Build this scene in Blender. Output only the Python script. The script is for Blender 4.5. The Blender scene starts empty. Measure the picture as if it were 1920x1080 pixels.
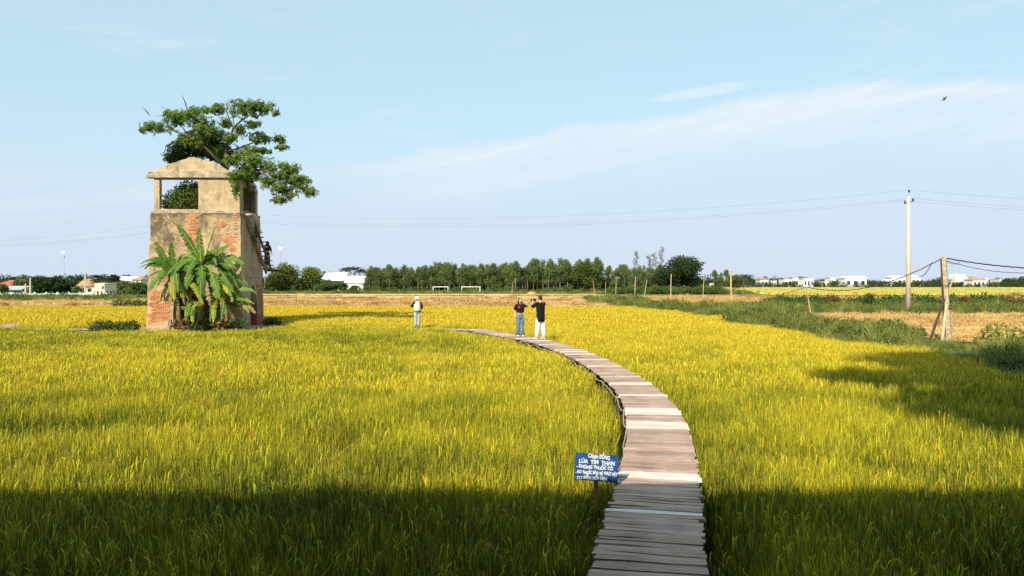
import bpy, bmesh, math, random
import numpy as np
from mathutils import Vector, Matrix, noise

R = math.radians
random.seed(7)
rng = np.random.default_rng(11)
sc = bpy.context.scene
COL = sc.collection

# ------------------------------------------------------------------ camera, sky, sun, exposure
CAM_Z, FPX, HOR = 2.83, 1440.0, 530.0
cam = bpy.data.cameras.new('camera')
camo = bpy.data.objects.new('camera', cam)
COL.objects.link(camo)
sc.camera = camo
cam.sensor_width = 36.0
cam.lens = 27.0
cam.clip_start = 0.05
cam.clip_end = 12000
camo.location = (0, 0, CAM_Z)
camo.rotation_euler = (R(90) - math.atan(10 / 1440), 0, 0)

SUN_EL = R(34)
LX, LY = 0.4, 0.917                       # horizontal direction the light travels
world = bpy.data.worlds.new('World')
sc.world = world
world.use_nodes = True
SKY_STRENGTH, SUN_STRENGTH, EXPOSURE = 0.108, 5.0, 0.36

sun = bpy.data.lights.new('sun', 'SUN')
sun.energy = SUN_STRENGTH
sun.angle = R(0.53)
sun.color = (1.0, 0.90, 0.74)
suno = bpy.data.objects.new('sun', sun)
COL.objects.link(suno)
suno.rotation_euler = Vector((LX * math.cos(SUN_EL), LY * math.cos(SUN_EL), -math.sin(SUN_EL))).to_track_quat('-Z', 'Y').to_euler()
suno.location = (-30, -60, 50)

sc.view_settings.view_transform = 'Standard'
sc.view_settings.look = 'None'
sc.view_settings.exposure = EXPOSURE
sc.view_settings.gamma = 1.0
sc.view_settings.use_curve_mapping = False
sc.cycles.use_denoising = True
sc.cycles.max_bounces = 6
sc.cycles.transparent_max_bounces = 8


class NT:
    """small helper for node trees"""
    def __init__(self, tree):
        self.t = tree

    def n(self, kind, **kw):
        nd = self.t.nodes.new(kind)
        for k, v in kw.items():
            if k.startswith('i_'):
                key = k[2:]
                key = int(key) if key.isdigit() else key.replace('_', ' ')
                self.put(nd.inputs[key], v)
            else:
                setattr(nd, k, v)
        return nd

    def put(self, sock, v):
        if isinstance(v, bpy.types.NodeSocket):
            self.t.links.new(v, sock)
        elif isinstance(v, bpy.types.Node):
            self.t.links.new(v.outputs[0], sock)
        else:
            sock.default_value = v

    def m(self, op, a, b=0.0, c=0.0, clamp=False):
        nd = self.t.nodes.new('ShaderNodeMath')
        nd.operation = op
        nd.use_clamp = clamp
        for i, v in enumerate((a, b, c)):
            self.put(nd.inputs[i], v)
        return nd.outputs[0]

    def mix(self, f, a, b, blend='MIX'):
        nd = self.t.nodes.new('ShaderNodeMix')
        nd.data_type = 'RGBA'
        nd.blend_type = blend
        nd.clamp_factor = True
        self.put(nd.inputs[0], f)
        self.put(nd.inputs[6], (*a, 1) if isinstance(a, tuple) else a)
        self.put(nd.inputs[7], (*b, 1) if isinstance(b, tuple) else b)
        return nd.outputs[2]

    def rng(self, v, a, b, c=0.0, d=1.0, smooth=True):
        nd = self.t.nodes.new('ShaderNodeMapRange')
        nd.interpolation_type = 'SMOOTHSTEP' if smooth else 'LINEAR'
        for i, x in enumerate((v, a, b, c, d)):
            self.put(nd.inputs[i], x)
        return nd.outputs[0]

    def noise(self, vec, scale, detail=4.0, rough=0.55, dist=0.0):
        nd = self.n('ShaderNodeTexNoise')
        if vec is not None:
            self.put(nd.inputs['Vector'], vec)
        nd.inputs['Scale'].default_value = scale
        nd.inputs['Detail'].default_value = detail
        nd.inputs['Roughness'].default_value = rough
        nd.inputs['Distortion'].default_value = dist
        return nd.outputs[0]

    def scaled(self, vec, s):
        nd = self.n('ShaderNodeMapping')
        self.put(nd.inputs['Vector'], vec)
        nd.inputs['Scale'].default_value = s
        return nd.outputs[0]


# world: Nishita sky with a thin sheet of high cloud, by direction
def build_world():
    t = NT(world.node_tree)
    bg = world.node_tree.nodes['Background']
    sky = t.n('ShaderNodeTexSky', sky_type='NISHITA')
    sky.sun_disc = False
    sky.sun_elevation = SUN_EL
    sky.sun_rotation = math.atan2(-LX, -LY)
    sky.dust_density = 0.25
    sky.air_density = 1.0
    sky.ozone_density = 1.4
    tc = t.n('ShaderNodeTexCoord')
    sx = t.n('ShaderNodeSeparateXYZ', i_0=tc.outputs['Generated'])
    az = t.m('ARCTAN2', sx.outputs[0], sx.outputs[1])
    el = t.m('ARCSINE', sx.outputs[2])
    pos = t.n('ShaderNodeCombineXYZ', i_0=t.m('MULTIPLY', az, 1.0), i_1=t.m('MULTIPLY', el, 3.2), i_2=0.0)
    n1 = t.noise(pos, 3.0, 6, 0.58, 0.5)
    n2 = t.noise(pos, 9.0, 5, 0.6, 0.8)
    # upper rim of the cloud sheet: climbs to the right, falls away to both sides
    ramp = t.n('ShaderNodeValToRGB', i_0=t.m('MULTIPLY_ADD', az, 1 / (2 * math.pi), 0.5))
    cr = ramp.color_ramp
    cr.interpolation = 'B_SPLINE'
    pts = [(-180, 9), (-110, 6), (-50, 7.5), (-22, 8.0), (-10, 9.3), (0, 10.9), (8, 12.2), (20, 13.6), (28, 13.2), (37, 12.4), (60, 10.5), (110, 12)]
    while len(cr.elements) < len(pts):
        cr.elements.new(0.5)
    for e, (a, v) in zip(cr.elements, pts):
        e.position = a / 360 + 0.5
        e.color = (v / 30,) * 3 + (1,)
    rim = t.m('MULTIPLY', ramp.outputs[0], R(30))
    nn = t.m('ADD', t.m('MULTIPLY', t.m('SUBTRACT', n1, 0.5), R(2.6)), t.m('MULTIPLY', t.m('SUBTRACT', n2, 0.5), R(1.4)))
    below = t.m('SUBTRACT', t.m('ADD', rim, nn), el)                    # > 0 inside the sheet
    sheet = t.rng(below, R(-0.15), R(0.9))
    bright = t.m('MULTIPLY', sheet, t.rng(below, R(6.0), R(0.4)))
    bright = t.m('MULTIPLY', bright, t.rng(az, R(-16), R(-2), 0.15, 1.0))
    fib = t.noise(t.n('ShaderNodeCombineXYZ', i_0=t.m('MULTIPLY', az, 2.2), i_1=t.m('MULTIPLY', t.m('SUBTRACT', el, t.m('MULTIPLY', az, 0.16)), 22.0), i_2=1.7).outputs[0], 2.2, 7, 0.62, 0.9)
    bright = t.m('MULTIPLY', bright, t.rng(fib, 0.28, 0.66, 0.50, 1.2))
    wis = t.m('MULTIPLY', t.m('MULTIPLY', t.rng(n1, 0.50, 0.68), t.rng(fib, 0.42, 0.66)), t.rng(el, R(1), R(6)))
    wis = t.m('MULTIPLY', wis, t.rng(el, R(24), R(13)))
    # lone wisp above the rim
    dx = t.m('DIVIDE', t.m('SUBTRACT', az, R(14.2)), R(3.6))
    dy = t.m('DIVIDE', t.m('SUBTRACT', t.m('SUBTRACT', el, t.m('MULTIPLY', dx, R(0.35))), R(13.55)), R(0.42))
    rr = t.m('ADD', t.m('MULTIPLY', dx, dx), t.m('MULTIPLY', dy, dy))
    lone = t.m('MULTIPLY', t.rng(t.m('ADD', rr, t.m('MULTIPLY', t.m('SUBTRACT', n2, 0.5), 2.4)), 1.4, 0.1), 0.42)
    base = t.mix(0.70, sky.outputs[0], (4.55, 6.35, 7.1))                  # thin bright veil over the whole sky
    low = t.rng(el, R(13), R(1))
    base = t.mix(t.m('MULTIPLY', low, 0.80), base, (4.5, 5.25, 6.35))
    c = t.mix(t.m('MULTIPLY', sheet, 0.42), base, (4.75, 5.45, 6.5))
    c = t.mix(t.m('MULTIPLY', bright, 0.75), c, (6.1, 6.7, 7.0))
    c = t.mix(t.m('MULTIPLY', wis, 0.45), c, (6.0, 6.7, 7.0))
    c = t.mix(lone, c, (6.3, 6.9, 7.1))
    t.put(bg.inputs[0], c)
    bg.inputs[1].default_value = SKY_STRENGTH


build_world()


# ------------------------------------------------------------------ helpers
def W(px, py, d):
    """photo pixel + distance -> world point"""
    return Vector(((px - 960) / FPX * d, d, CAM_Z - (py - HOR) / FPX * d))


def G(px, py, z=0.0):
    d = FPX * (CAM_Z - z) / (py - HOR)
    return Vector(((px - 960) / FPX * d, d, z))


def tag(o, label=None, cat=None, group=None, kind=None):
    if label: o['label'] = label
    if cat: o['category'] = cat
    if group: o['group'] = group
    if kind: o['kind'] = kind
    return o


def empty(name, loc, label, cat, group=None, rz=0.0):
    o = bpy.data.objects.new(name, None)
    COL.objects.link(o)
    o.location = loc
    o.rotation_euler = (0, 0, rz)
    o.empty_display_size = 0.2
    return tag(o, label, cat, group)


def link(name, me, parent=None, loc=None):
    o = bpy.data.objects.new(name, me)
    COL.objects.link(o)
    if parent is not None:
        o.parent = parent
    if loc is not None:
        o.location = loc
    return o


def copy_tree(o, parent=None):
    c = o.copy()
    COL.objects.link(c)
    c.parent = parent
    for ch in list(o.children):
        copy_tree(ch, c)
    return c


class MB:
    """mesh collector: vertices, faces, a random value and a height value per vertex"""
    def __init__(self):
        self.v, self.f, self.r, self.t = [], [], [], []

    def add(self, vs, fs, r=0.5, t=None):
        b = len(self.v)
        self.v += [tuple(p) for p in vs]
        self.f += [tuple(i + b for i in q) for q in fs]
        self.r += ([r] * len(vs)) if not isinstance(r, (list, tuple)) else list(r)
        self.t += ([0.5] * len(vs)) if t is None else list(t)
        return self

    def box(self, c, s, rot=None, r=0.5, top=1.0):
        hx, hy, hz = s[0] / 2, s[1] / 2, s[2] / 2
        vs = []
        for z, k in ((-hz, 1.0), (hz, top)):
            for x, y in ((-hx, -hy), (hx, -hy), (hx, hy), (-hx, hy)):
                p = Vector((x * k, y * k, z))
                if rot is not None:
                    p = rot @ p
                vs.append(p + Vector(c))
        return self.add(vs, [(3, 2, 1, 0), (4, 5, 6, 7), (0, 1, 5, 4), (1, 2, 6, 5), (2, 3, 7, 6), (3, 0, 4, 7)], r)

    def tube(self, pts, rad, seg=6, r=0.5, caps=True):
        pts = [Vector(p) for p in pts]
        if not isinstance(rad, (list, tuple)):
            rad = [rad] * len(pts)
        vs, fs, ts = [], [], []
        prev = None
        for i, p in enumerate(pts):
            d = (pts[min(i + 1, len(pts) - 1)] - pts[max(i - 1, 0)]).normalized()
            a = prev if prev is not None else (Vector((1, 0, 0)) if abs(d.x) < 0.8 else Vector((0, 1, 0)))
            a = (a - d * a.dot(d)).normalized()
            prev = a
            b = d.cross(a)
            rr = rad[i]
            rx, ry = rr if isinstance(rr, (list, tuple)) else (rr, rr)
            for k in range(seg):
                an = 2 * math.pi * k / seg
                vs.append(p + a * math.cos(an) * rx + b * math.sin(an) * ry)
                ts.append(i / max(1, len(pts) - 1))
        for i in range(len(pts) - 1):
            for k in range(seg):
                k2 = (k + 1) % seg
                fs.append((i * seg + k, i * seg + k2, (i + 1) * seg + k2, (i + 1) * seg + k))
        if caps:
            fs.append(tuple(range(seg - 1, -1, -1)))
            fs.append(tuple(range((len(pts) - 1) * seg, len(pts) * seg)))
        return self.add(vs, fs, r, ts)

    def blob(self, c, rad, seg=8, rings=6, jit=0.0, r=0.5, rot=None):
        vs = [Vector((0, 0, -1))]
        for i in range(1, rings):
            a = math.pi * i / rings
            for k in range(seg):
                b = 2 * math.pi * k / seg
                vs.append(Vector((math.sin(a) * math.cos(b), math.sin(a) * math.sin(b), -math.cos(a))))
        vs.append(Vector((0, 0, 1)))
        fs = []
        for k in range(seg):
            fs.append((0, 1 + (k + 1) % seg, 1 + k))
        for i in range(rings - 2):
            for k in range(seg):
                k2 = (k + 1) % seg
                fs.append((1 + i * seg + k, 1 + i * seg + k2, 1 + (i + 1) * seg + k2, 1 + (i + 1) * seg + k))
        e = len(vs) - 1
        for k in range(seg):
            fs.append((e, 1 + (rings - 2) * seg + k, 1 + (rings - 2) * seg + (k + 1) % seg))
        out = []
        for p in vs:
            q = Vector((p.x * rad[0], p.y * rad[1], p.z * rad[2])) * (1 + random.uniform(-jit, jit))
            if rot is not None:
                q = rot @ q
            out.append(q + Vector(c))
        return self.add(out, fs, r)

    def mesh(self, name, mats, smooth=False):
        me = bpy.data.meshes.new(name)
        me.from_pydata(self.v, [], self.f)
        for nm, dat in (('rnd', self.r), ('hgt', self.t)):
            a = me.attributes.new(nm, 'FLOAT', 'POINT')
            a.data.foreach_set('value', np.array(dat, dtype=np.float32))
        for m in (mats if isinstance(mats, (list, tuple)) else [mats]):
            me.materials.append(m)
        if smooth:
            me.polygons.foreach_set('use_smooth', [True] * len(me.polygons))
        me.update()
        return me

    def build(self, name, mats, parent=None, smooth=False, loc=None):
        return link(name, self.mesh(name, mats, smooth), parent, loc)


def wall_mesh(name, outer, holes, thick, to3d, mat, sub=0.6, jag=None):
    """upright wall from a 2-D outline (u, z) with holes, given thickness; to3d(u, w, z) places it"""
    bm = bmesh.new()
    def loop(pts):
        out = []
        for i, p in enumerate(pts):
            q = pts[(i + 1) % len(pts)]
            L = math.dist(p, q)
            k = max(1, int(L / sub))
            for j in range(k):
                out.append((p[0] + (q[0] - p[0]) * j / k, p[1] + (q[1] - p[1]) * j / k))
        vs = [bm.verts.new((u, 0, z)) for u, z in out]
        for i in range(len(vs)):
            bm.edges.new((vs[i], vs[(i + 1) % len(vs)]))
    loop(outer)
    for h in holes:
        loop(h)
    bmesh.ops.triangle_fill(bm, use_beauty=True, use_dissolve=False, edges=bm.edges[:])
    ret = bmesh.ops.extrude_face_region(bm, geom=bm.faces[:])
    for e in ret['geom']:
        if isinstance(e, bmesh.types.BMVert):
            e.co.y += thick
    bmesh.ops.recalc_face_normals(bm, faces=bm.faces)
    for v in bm.verts:
        v.co = to3d(v.co.x, v.co.y, v.co.z)
    bmesh.ops.recalc_face_normals(bm, faces=bm.faces)
    me = bpy.data.meshes.new(name)
    bm.to_mesh(me)
    bm.free()
    me.materials.append(mat)
    return me


# ------------------------------------------------------------------ materials
def new_mat(name):
    m = bpy.data.materials.new(name)
    m.use_nodes = True
    t = NT(m.node_tree)
    b = m.node_tree.nodes['Principled BSDF']
    return m, t, b


def simple(name, col, rough=0.7, var=0.15, nscale=8.0, bump=0.0, metal=0.0, spec=0.3):
    m, t, b = new_mat(name)
    tc = t.n('ShaderNodeTexCoord')
    n = t.noise(tc.outputs['Object'], nscale, 5, 0.6)
    a = tuple(c * (1 - var) for c in col)
    d = tuple(min(1, c * (1 + var)) for c in col)
    t.put(b.inputs['Base Color'], t.mix(t.rng(n, 0.3, 0.7), a, d))
    b.inputs['Roughness'].default_value = rough
    b.inputs['Metallic'].default_value = metal
    b.inputs['Specular IOR Level'].default_value = spec
    if bump:
        bp = t.n('ShaderNodeBump', i_Height=n)
        bp.inputs['Strength'].default_value = bump
        bp.inputs['Distance'].default_value = 0.02
        t.put(b.inputs['Normal'], bp)
    return m


def leafy(name, dark, light, trans=0.30, noise_scale=0.6, tip=None, rough=0.55):
    """foliage: colour by leaf (rnd), by clump (noise) and along the leaf (hgt)"""
    m, t, b = new_mat(name)
    at = t.n('ShaderNodeAttribute', attribute_name='rnd')
    ah = t.n('ShaderNodeAttribute', attribute_name='hgt')
    oi = t.n('ShaderNodeObjectInfo')
    ge = t.n('ShaderNodeNewGeometry')
    n = t.noise(ge.outputs['Position'], noise_scale, 4, 0.6)
    f = t.m('ADD', t.m('MULTIPLY', at.outputs['Fac'], 0.55), t.m('MULTIPLY', t.rng(n, 0.3, 0.7), 0.45))
    c = t.mix(f, dark, light)
    if tip:
        c = t.mix(t.m('MULTIPLY', ah.outputs['Fac'], 0.7), c, tip)
    hs = t.n('ShaderNodeHueSaturation', i_Color=c)
    t.put(hs.inputs['Value'], t.m('MULTIPLY_ADD', oi.outputs['Random'], 0.3, 0.85))
    c = hs.outputs[0]
    t.put(b.inputs['Base Color'], c)
    b.inputs['Roughness'].default_value = rough
    b.inputs['Specular IOR Level'].default_value = 0.25
    tr = t.n('ShaderNodeBsdfTranslucent', i_Color=c)
    mx = t.n('ShaderNodeMixShader', i_1=b.outputs[0], i_2=tr.outputs[0])
    mx.inputs[0].default_value = trans
    t.put(m.node_tree.nodes['Material Output'].inputs['Surface'], mx)
    return m


def rice_material():
    m, t, b = new_mat('ripening_rice')
    at = t.n('ShaderNodeAttribute', attribute_name='rnd')
    ah = t.n('ShaderNodeAttribute', attribute_name='hgt')
    ge = t.n('ShaderNodeNewGeometry')
    sp = t.n('ShaderNodeSeparateXYZ', i_0=ge.outputs['Position'])
    n1 = t.noise(ge.outputs['Position'], 0.10, 3, 0.6)
    n2 = t.noise(ge.outputs['Position'], 0.55, 4, 0.6)
    ripe = t.m('ADD', t.rng(sp.outputs[1], 11, 46, 0.16, 0.82, False), t.rng(sp.outputs[1], 2, 12, -0.22, 0.0, False))               # crop ripens towards the far end; second ramp paints shade into the near rice
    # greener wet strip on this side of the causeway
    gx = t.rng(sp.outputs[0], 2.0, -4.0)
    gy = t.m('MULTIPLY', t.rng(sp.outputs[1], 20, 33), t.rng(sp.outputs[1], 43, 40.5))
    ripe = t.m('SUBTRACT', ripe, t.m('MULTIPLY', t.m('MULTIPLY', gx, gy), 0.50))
    f = t.m('ADD', ripe, t.m('MULTIPLY', t.m('SUBTRACT', t.rng(n1, 0.25, 0.75), 0.5), 0.34))  # ripe holds the ripening and the shade painted into the near rice
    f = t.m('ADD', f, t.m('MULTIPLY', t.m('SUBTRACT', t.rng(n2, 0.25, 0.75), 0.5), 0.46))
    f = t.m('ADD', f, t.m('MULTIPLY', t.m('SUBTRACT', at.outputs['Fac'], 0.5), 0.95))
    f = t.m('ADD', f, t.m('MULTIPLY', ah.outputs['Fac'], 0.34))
    ramp = t.n('ShaderNodeValToRGB', i_0=f)
    cr = ramp.color_ramp
    stops = [(0.0, (0.026, 0.052, 0.008)), (0.28, (0.125, 0.165, 0.010)), (0.58, (0.385, 0.39, 0.016)), (0.85, (0.65, 0.565, 0.018)), (1.0, (0.66, 0.50, 0.03))]
    while len(cr.elements) < len(stops):
        cr.elements.new(0.5)
    for e, (p, c) in zip(cr.elements, stops):
        e.position = p
        e.color = (*c, 1)
    # stems are straw brown low down
    c = t.mix(t.m('MULTIPLY', t.rng(ah.outputs['Fac'], 0.45, 0.0), t.rng(at.outputs['Fac'], 0.45, 0.9)), ramp.outputs[0], (0.24, 0.13, 0.035))
    c = t.mix(t.m('MULTIPLY', t.rng(at.outputs['Fac'], 0.92, 0.935), 0.8), c, (0.27, 0.13, 0.028))      # withered straws
    c = t.mix(t.m('MULTIPLY', t.rng(at.outputs['Fac'], 0.07, 0.055), 0.6), c, (0.022, 0.038, 0.008))
    t.put(b.inputs['Base Color'], c)
    b.inputs['Roughness'].default_value = 0.6
    b.inputs['Specular IOR Level'].default_value = 0.2
    tr = t.n('ShaderNodeBsdfTranslucent', i_Color=c)
    mx = t.n('ShaderNodeMixShader', i_1=b.outputs[0], i_2=tr.outputs[0])
    mx.inputs[0].default_value = 0.09
    t.put(m.node_tree.nodes['Material Output'].inputs['Surface'], mx)
    return m


def ground_mat(name, stops, scale=0.15, fine=3.0, stretch=(1, 1, 1), bump=0.3):
    m, t, b = new_mat(name)
    ge = t.n('ShaderNodeNewGeometry')
    p = t.scaled(ge.outputs['Position'], stretch)
    n = t.noise(p, scale, 6, 0.65, 0.4)
    n2 = t.noise(p, fine, 6, 0.7)
    f = t.m('ADD', t.m('MULTIPLY', t.rng(n, 0.28, 0.72), 0.6), t.m('MULTIPLY', t.rng(n2, 0.25, 0.75), 0.4))
    ramp = t.n('ShaderNodeValToRGB', i_0=f)
    cr = ramp.color_ramp
    while len(cr.elements) < len(stops):
        cr.elements.new(0.5)
    for e, (q, c) in zip(cr.elements, stops):
        e.position = q
        e.color = (*c, 1)
    t.put(b.inputs['Base Color'], ramp.outputs[0])
    b.inputs['Roughness'].default_value = 0.9
    b.inputs['Specular IOR Level'].default_value = 0.15
    bp = t.n('ShaderNodeBump', i_Height=n2)
    bp.inputs['Strength'].default_value = bump
    bp.inputs['Distance'].default_value = 0.05
    t.put(b.inputs['Normal'], bp)
    return m


def plaster_mat(name, light, dark, brick=(0.42, 0.15, 0.055), bamt=1.0):
    m, t, b = new_mat(name)
    tc = t.n('ShaderNodeTexCoord')
    o = tc.outputs['Object']
    big = t.noise(o, 0.55, 5, 0.62, 0.4)
    mid = t.noise(o, 2.6, 6, 0.68, 0.3)
    fine = t.noise(o, 16, 5, 0.7)
    streak = t.noise(t.scaled(o, (1.7, 1.7, 0.45)), 1.1, 8, 0.7, 0.5)
    c = t.mix(t.rng(mid, 0.3, 0.72), tuple(x * 0.8 for x in light), tuple(min(1, x * 1.12) for x in light))
    # dark algae streaks under ledges
    st = t.m('MULTIPLY', t.rng(streak, 0.48, 0.62), t.rng(big, 0.40, 0.60))
    c = t.mix(t.m('MULTIPLY', t.rng(t.noise(o, 1.15, 8, 0.74, 0.8), 0.43, 0.62), 0.72), c, tuple(a * .55 + b * .45 for a, b in zip(dark, light)))
    c = t.mix(t.m('MULTIPLY', st, 0.85), c, dark)
    sp = t.m('MULTIPLY', t.rng(mid, 0.50, 0.62), t.rng(fine, 0.48, 0.58))
    c = t.mix(t.m('MULTIPLY', sp, 0.75), c, dark)
    if bamt > 0.6:                                        # old damp stain on the upper left of the front and under the ledge
        so = t.n('ShaderNodeSeparateXYZ', i_0=o)
        dn = t.noise(o, 2.2, 8, 0.72, 0.5)
        ul = t.m('MULTIPLY', t.rng(so.outputs[0], -0.1, -1.3), t.rng(so.outputs[2], 4.2, 5.3))
        ul = t.m('MAXIMUM', ul, t.m('MULTIPLY', t.rng(so.outputs[2], 6.1, 6.6), 0.8))
        c = t.mix(t.m('MULTIPLY', t.m('MULTIPLY', ul, t.rng(dn, 0.34, 0.58)), 0.9), c, (0.10, 0.075, 0.045))
    # thin worn plaster lets the brick through
    br = t.n('ShaderNodeTexBrick')
    t.put(br.inputs['Vector'], t.n('ShaderNodeCombineXYZ', i_0=t.m('ADD', t.n('ShaderNodeSeparateXYZ', i_0=o).outputs[0], t.n('ShaderNodeSeparateXYZ', i_0=o).outputs[1]), i_1=t.n('ShaderNodeSeparateXYZ', i_0=o).outputs[2]).outputs[0])
    br.inputs['Color1'].default_value = (*brick, 1)
    br.inputs['Color2'].default_value = (brick[0] * 1.35, brick[1] * 1.5, brick[2] * 1.5, 1)
    br.inputs['Mortar'].default_value = (0.30, 0.22, 0.14, 1)
    br.inputs['Scale'].default_value = 1.0
    br.inputs['Brick Width'].default_value = 0.23
    br.inputs['Row Height'].default_value = 0.078
    br.inputs['Mortar Size'].default_value = 0.010
    worn = t.m('MULTIPLY', t.rng(t.noise(o, 0.8, 7, 0.7, 0.6), 0.57, 0.61), bamt)
    c = t.mix(worn, c, br.outputs['Color'])
    t.put(b.inputs['Base Color'], c)
    b.inputs['Roughness'].default_value = 0.92
    b.inputs['Specular IOR Level'].default_value = 0.15
    h = t.m('ADD', t.m('MULTIPLY', fine, 0.4), t.m('SUBTRACT', t.m('MULTIPLY', mid, 0.7), t.m('MULTIPLY', worn, 0.8)))
    bp = t.n('ShaderNodeBump', i_Height=h)
    bp.inputs['Strength'].default_value = 0.7
    bp.inputs['Distance'].default_value = 0.04
    t.put(b.inputs['Normal'], bp)
    return m


def plank_mat(name, dark, light):
    m, t, b = new_mat(name)
    at = t.n('ShaderNodeAttribute', attribute_name='rnd')
    oi = t.n('ShaderNodeObjectInfo')
    ge = t.n('ShaderNodeNewGeometry')
    r = t.m('FRACT', t.m('ADD', at.outputs['Fac'], oi.outputs['Random']))
    tc = t.n('ShaderNodeTexCoord')
    g = t.noise(t.scaled(tc.outputs['Object'], (2.0, 34, 20)), 1.6, 5, 0.65)
    blot = t.noise(ge.outputs['Position'], 2.2, 5, 0.65, 0.5)
    f = t.m('ADD', t.m('MULTIPLY', r, 0.40), t.m('ADD', t.m('MULTIPLY', t.rng(g, 0.36, 0.64), 0.36), t.m('MULTIPLY', t.rng(blot, 0.3, 0.7), 0.30)))
    c = t.mix(f, dark, light)
    c = t.mix(t.m('MULTIPLY', t.rng(blot, 0.60, 0.72), 0.55), c, (0.22, 0.14, 0.085))
    t.put(b.inputs['Base Color'], c)
    b.inputs['Roughness'].default_value = 0.85
    b.inputs['Specular IOR Level'].default_value = 0.2
    bp = t.n('ShaderNodeBump', i_Height=g)
    bp.inputs['Strength'].default_value = 0.6
    bp.inputs['Distance'].default_value = 0.01
    t.put(b.inputs['Normal'], bp)
    return m


M = {}
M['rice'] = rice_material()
M['mud'] = ground_mat('field_mud', [(0.2, (0.014, 0.012, 0.007)), (0.8, (0.034, 0.027, 0.015))], 0.4, 4)
M['earth'] = ground_mat('open_ground', [(0.1, (0.10, 0.13, 0.03)), (0.5, (0.20, 0.17, 0.06)), (0.9, (0.30, 0.21, 0.09))], 0.05, 1.5)
M['stubble'] = ground_mat('stubble_ground', [(0.22, (0.30, 0.16, 0.055)), (0.40, (0.53, 0.34, 0.125)), (0.6, (0.64, 0.46, 0.19)), (0.85, (0.76, 0.60, 0.30))], 0.12, 0.9, (0.16, 1.5, 1))
M['grassground'] = ground_mat('grass_ground', [(0.15, (0.045, 0.075, 0.015)), (0.55, (0.10, 0.14, 0.025)), (0.9, (0.20, 0.20, 0.045))], 0.2, 2.5)
M['straw'] = leafy('straw', (0.40, 0.235, 0.075), (0.68, 0.48, 0.19), 0.12, 0.4)
M['strawdark'] = leafy('old_straw', (0.20, 0.085, 0.03), (0.42, 0.21, 0.07), 0.08, 0.4)
M['grass'] = leafy('verge_grass', (0.055, 0.10, 0.016), (0.26, 0.29, 0.045), 0.25, 0.45, (0.34, 0.31, 0.07))
M['weed'] = leafy('verge_weed', (0.030, 0.065, 0.013), (0.15, 0.20, 0.035), 0.25, 0.5)
M['drygrass'] = leafy('dry_verge_grass', (0.16, 0.13, 0.04), (0.36, 0.29, 0.09), 0.2, 0.45)
M['veg'] = leafy('vegetable_leaf', (0.025, 0.065, 0.012), (0.085, 0.155, 0.025), 0.2, 0.6)
M['leaf_kiln'] = leafy('kiln_tree_leaf', (0.030, 0.080, 0.012), (0.24, 0.34, 0.050), 0.34, 1.5)
M['leaf_dark'] = leafy('dark_tree_leaf', (0.012, 0.030, 0.008), (0.050, 0.085, 0.016), 0.2, 0.5)
M['leaf_euca'] = leafy('plantation_leaf', (0.055, 0.09, 0.025), (0.235, 0.295, 0.085), 0.32, 0.4)
M['leaf_bamboo'] = leafy('bamboo_leaf', (0.055, 0.085, 0.014), (0.24, 0.26, 0.05), 0.28, 0.3)
M['leaf_palm'] = leafy('palm_leaf', (0.018, 0.045, 0.012), (0.06, 0.10, 0.025), 0.2, 0.4)
M['leaf_dry'] = leafy('dry_bush_leaf', (0.10, 0.065, 0.02), (0.24, 0.16, 0.05), 0.2, 1.2)
M['leaf_bush'] = leafy('bush_leaf', (0.04, 0.08, 0.012), (0.14, 0.19, 0.03), 0.28, 1.2)
M['banana'] = leafy('banana_leaf', (0.020, 0.075, 0.012), (0.15, 0.29, 0.035), 0.30, 0.9)
M['banana_old'] = leafy('yellowing_banana_leaf', (0.24, 0.26, 0.02), (0.45, 0.42, 0.04), 0.25, 0.9)
M['banana_dead'] = leafy('dead_banana_leaf', (0.13, 0.085, 0.035), (0.34, 0.24, 0.11), 0.15, 1.5)
M['banana_rib'] = simple('banana_midrib', (0.26, 0.36, 0.07), 0.5)
M['banana_stem'] = simple('banana_stem', (0.20, 0.17, 0.06), 0.6, 0.35, 5)
M['bark'] = simple('grey_bark', (0.16, 0.125, 0.085), 0.9, 0.35, 6, 0.5)
M['palebark'] = simple('pale_bark', (0.33, 0.28, 0.20), 0.85, 0.25, 5, 0.3)
M['darkbark'] = simple('dark_bark', (0.06, 0.048, 0.035), 0.9, 0.3, 6, 0.4)
M['plaster'] = plaster_mat('kiln_plaster', (0.54, 0.40, 0.225), (0.095, 0.075, 0.05), (0.46, 0.19, 0.08), 0.85)
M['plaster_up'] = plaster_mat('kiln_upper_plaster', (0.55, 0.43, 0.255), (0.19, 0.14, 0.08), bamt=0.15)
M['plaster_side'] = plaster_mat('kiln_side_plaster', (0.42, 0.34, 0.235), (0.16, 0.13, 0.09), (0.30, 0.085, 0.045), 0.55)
M['slab'] = simple('old_concrete', (0.36, 0.30, 0.21), 0.9, 0.4, 3, 0.5)
M['tread'] = simple('pale_tread', (0.58, 0.50, 0.40), 0.85, 0.25, 6, 0.3)
M['soil'] = ground_mat('mound_soil', [(0.15, (0.20, 0.13, 0.06)), (0.6, (0.42, 0.30, 0.15)), (0.9, (0.55, 0.43, 0.25))], 0.8, 5)
M['plank'] = plank_mat('weathered_slat', (0.20, 0.130, 0.098), (0.55, 0.395, 0.315))
M['plank_pale'] = plank_mat('new_pale_slat', (0.46, 0.385, 0.33), (0.76, 0.68, 0.60))
M['post'] = simple('dark_timber', (0.075, 0.058, 0.045), 0.9, 0.3, 8, 0.4)
M['cable'] = simple('pale_cable', (0.40, 0.36, 0.30), 0.6)
M['black'] = simple('black_rubber', (0.018, 0.018, 0.02), 0.5)
M['conc'] = simple('pole_concrete', (0.56, 0.47, 0.36), 0.85, 0.12, 4, 0.2)
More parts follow.
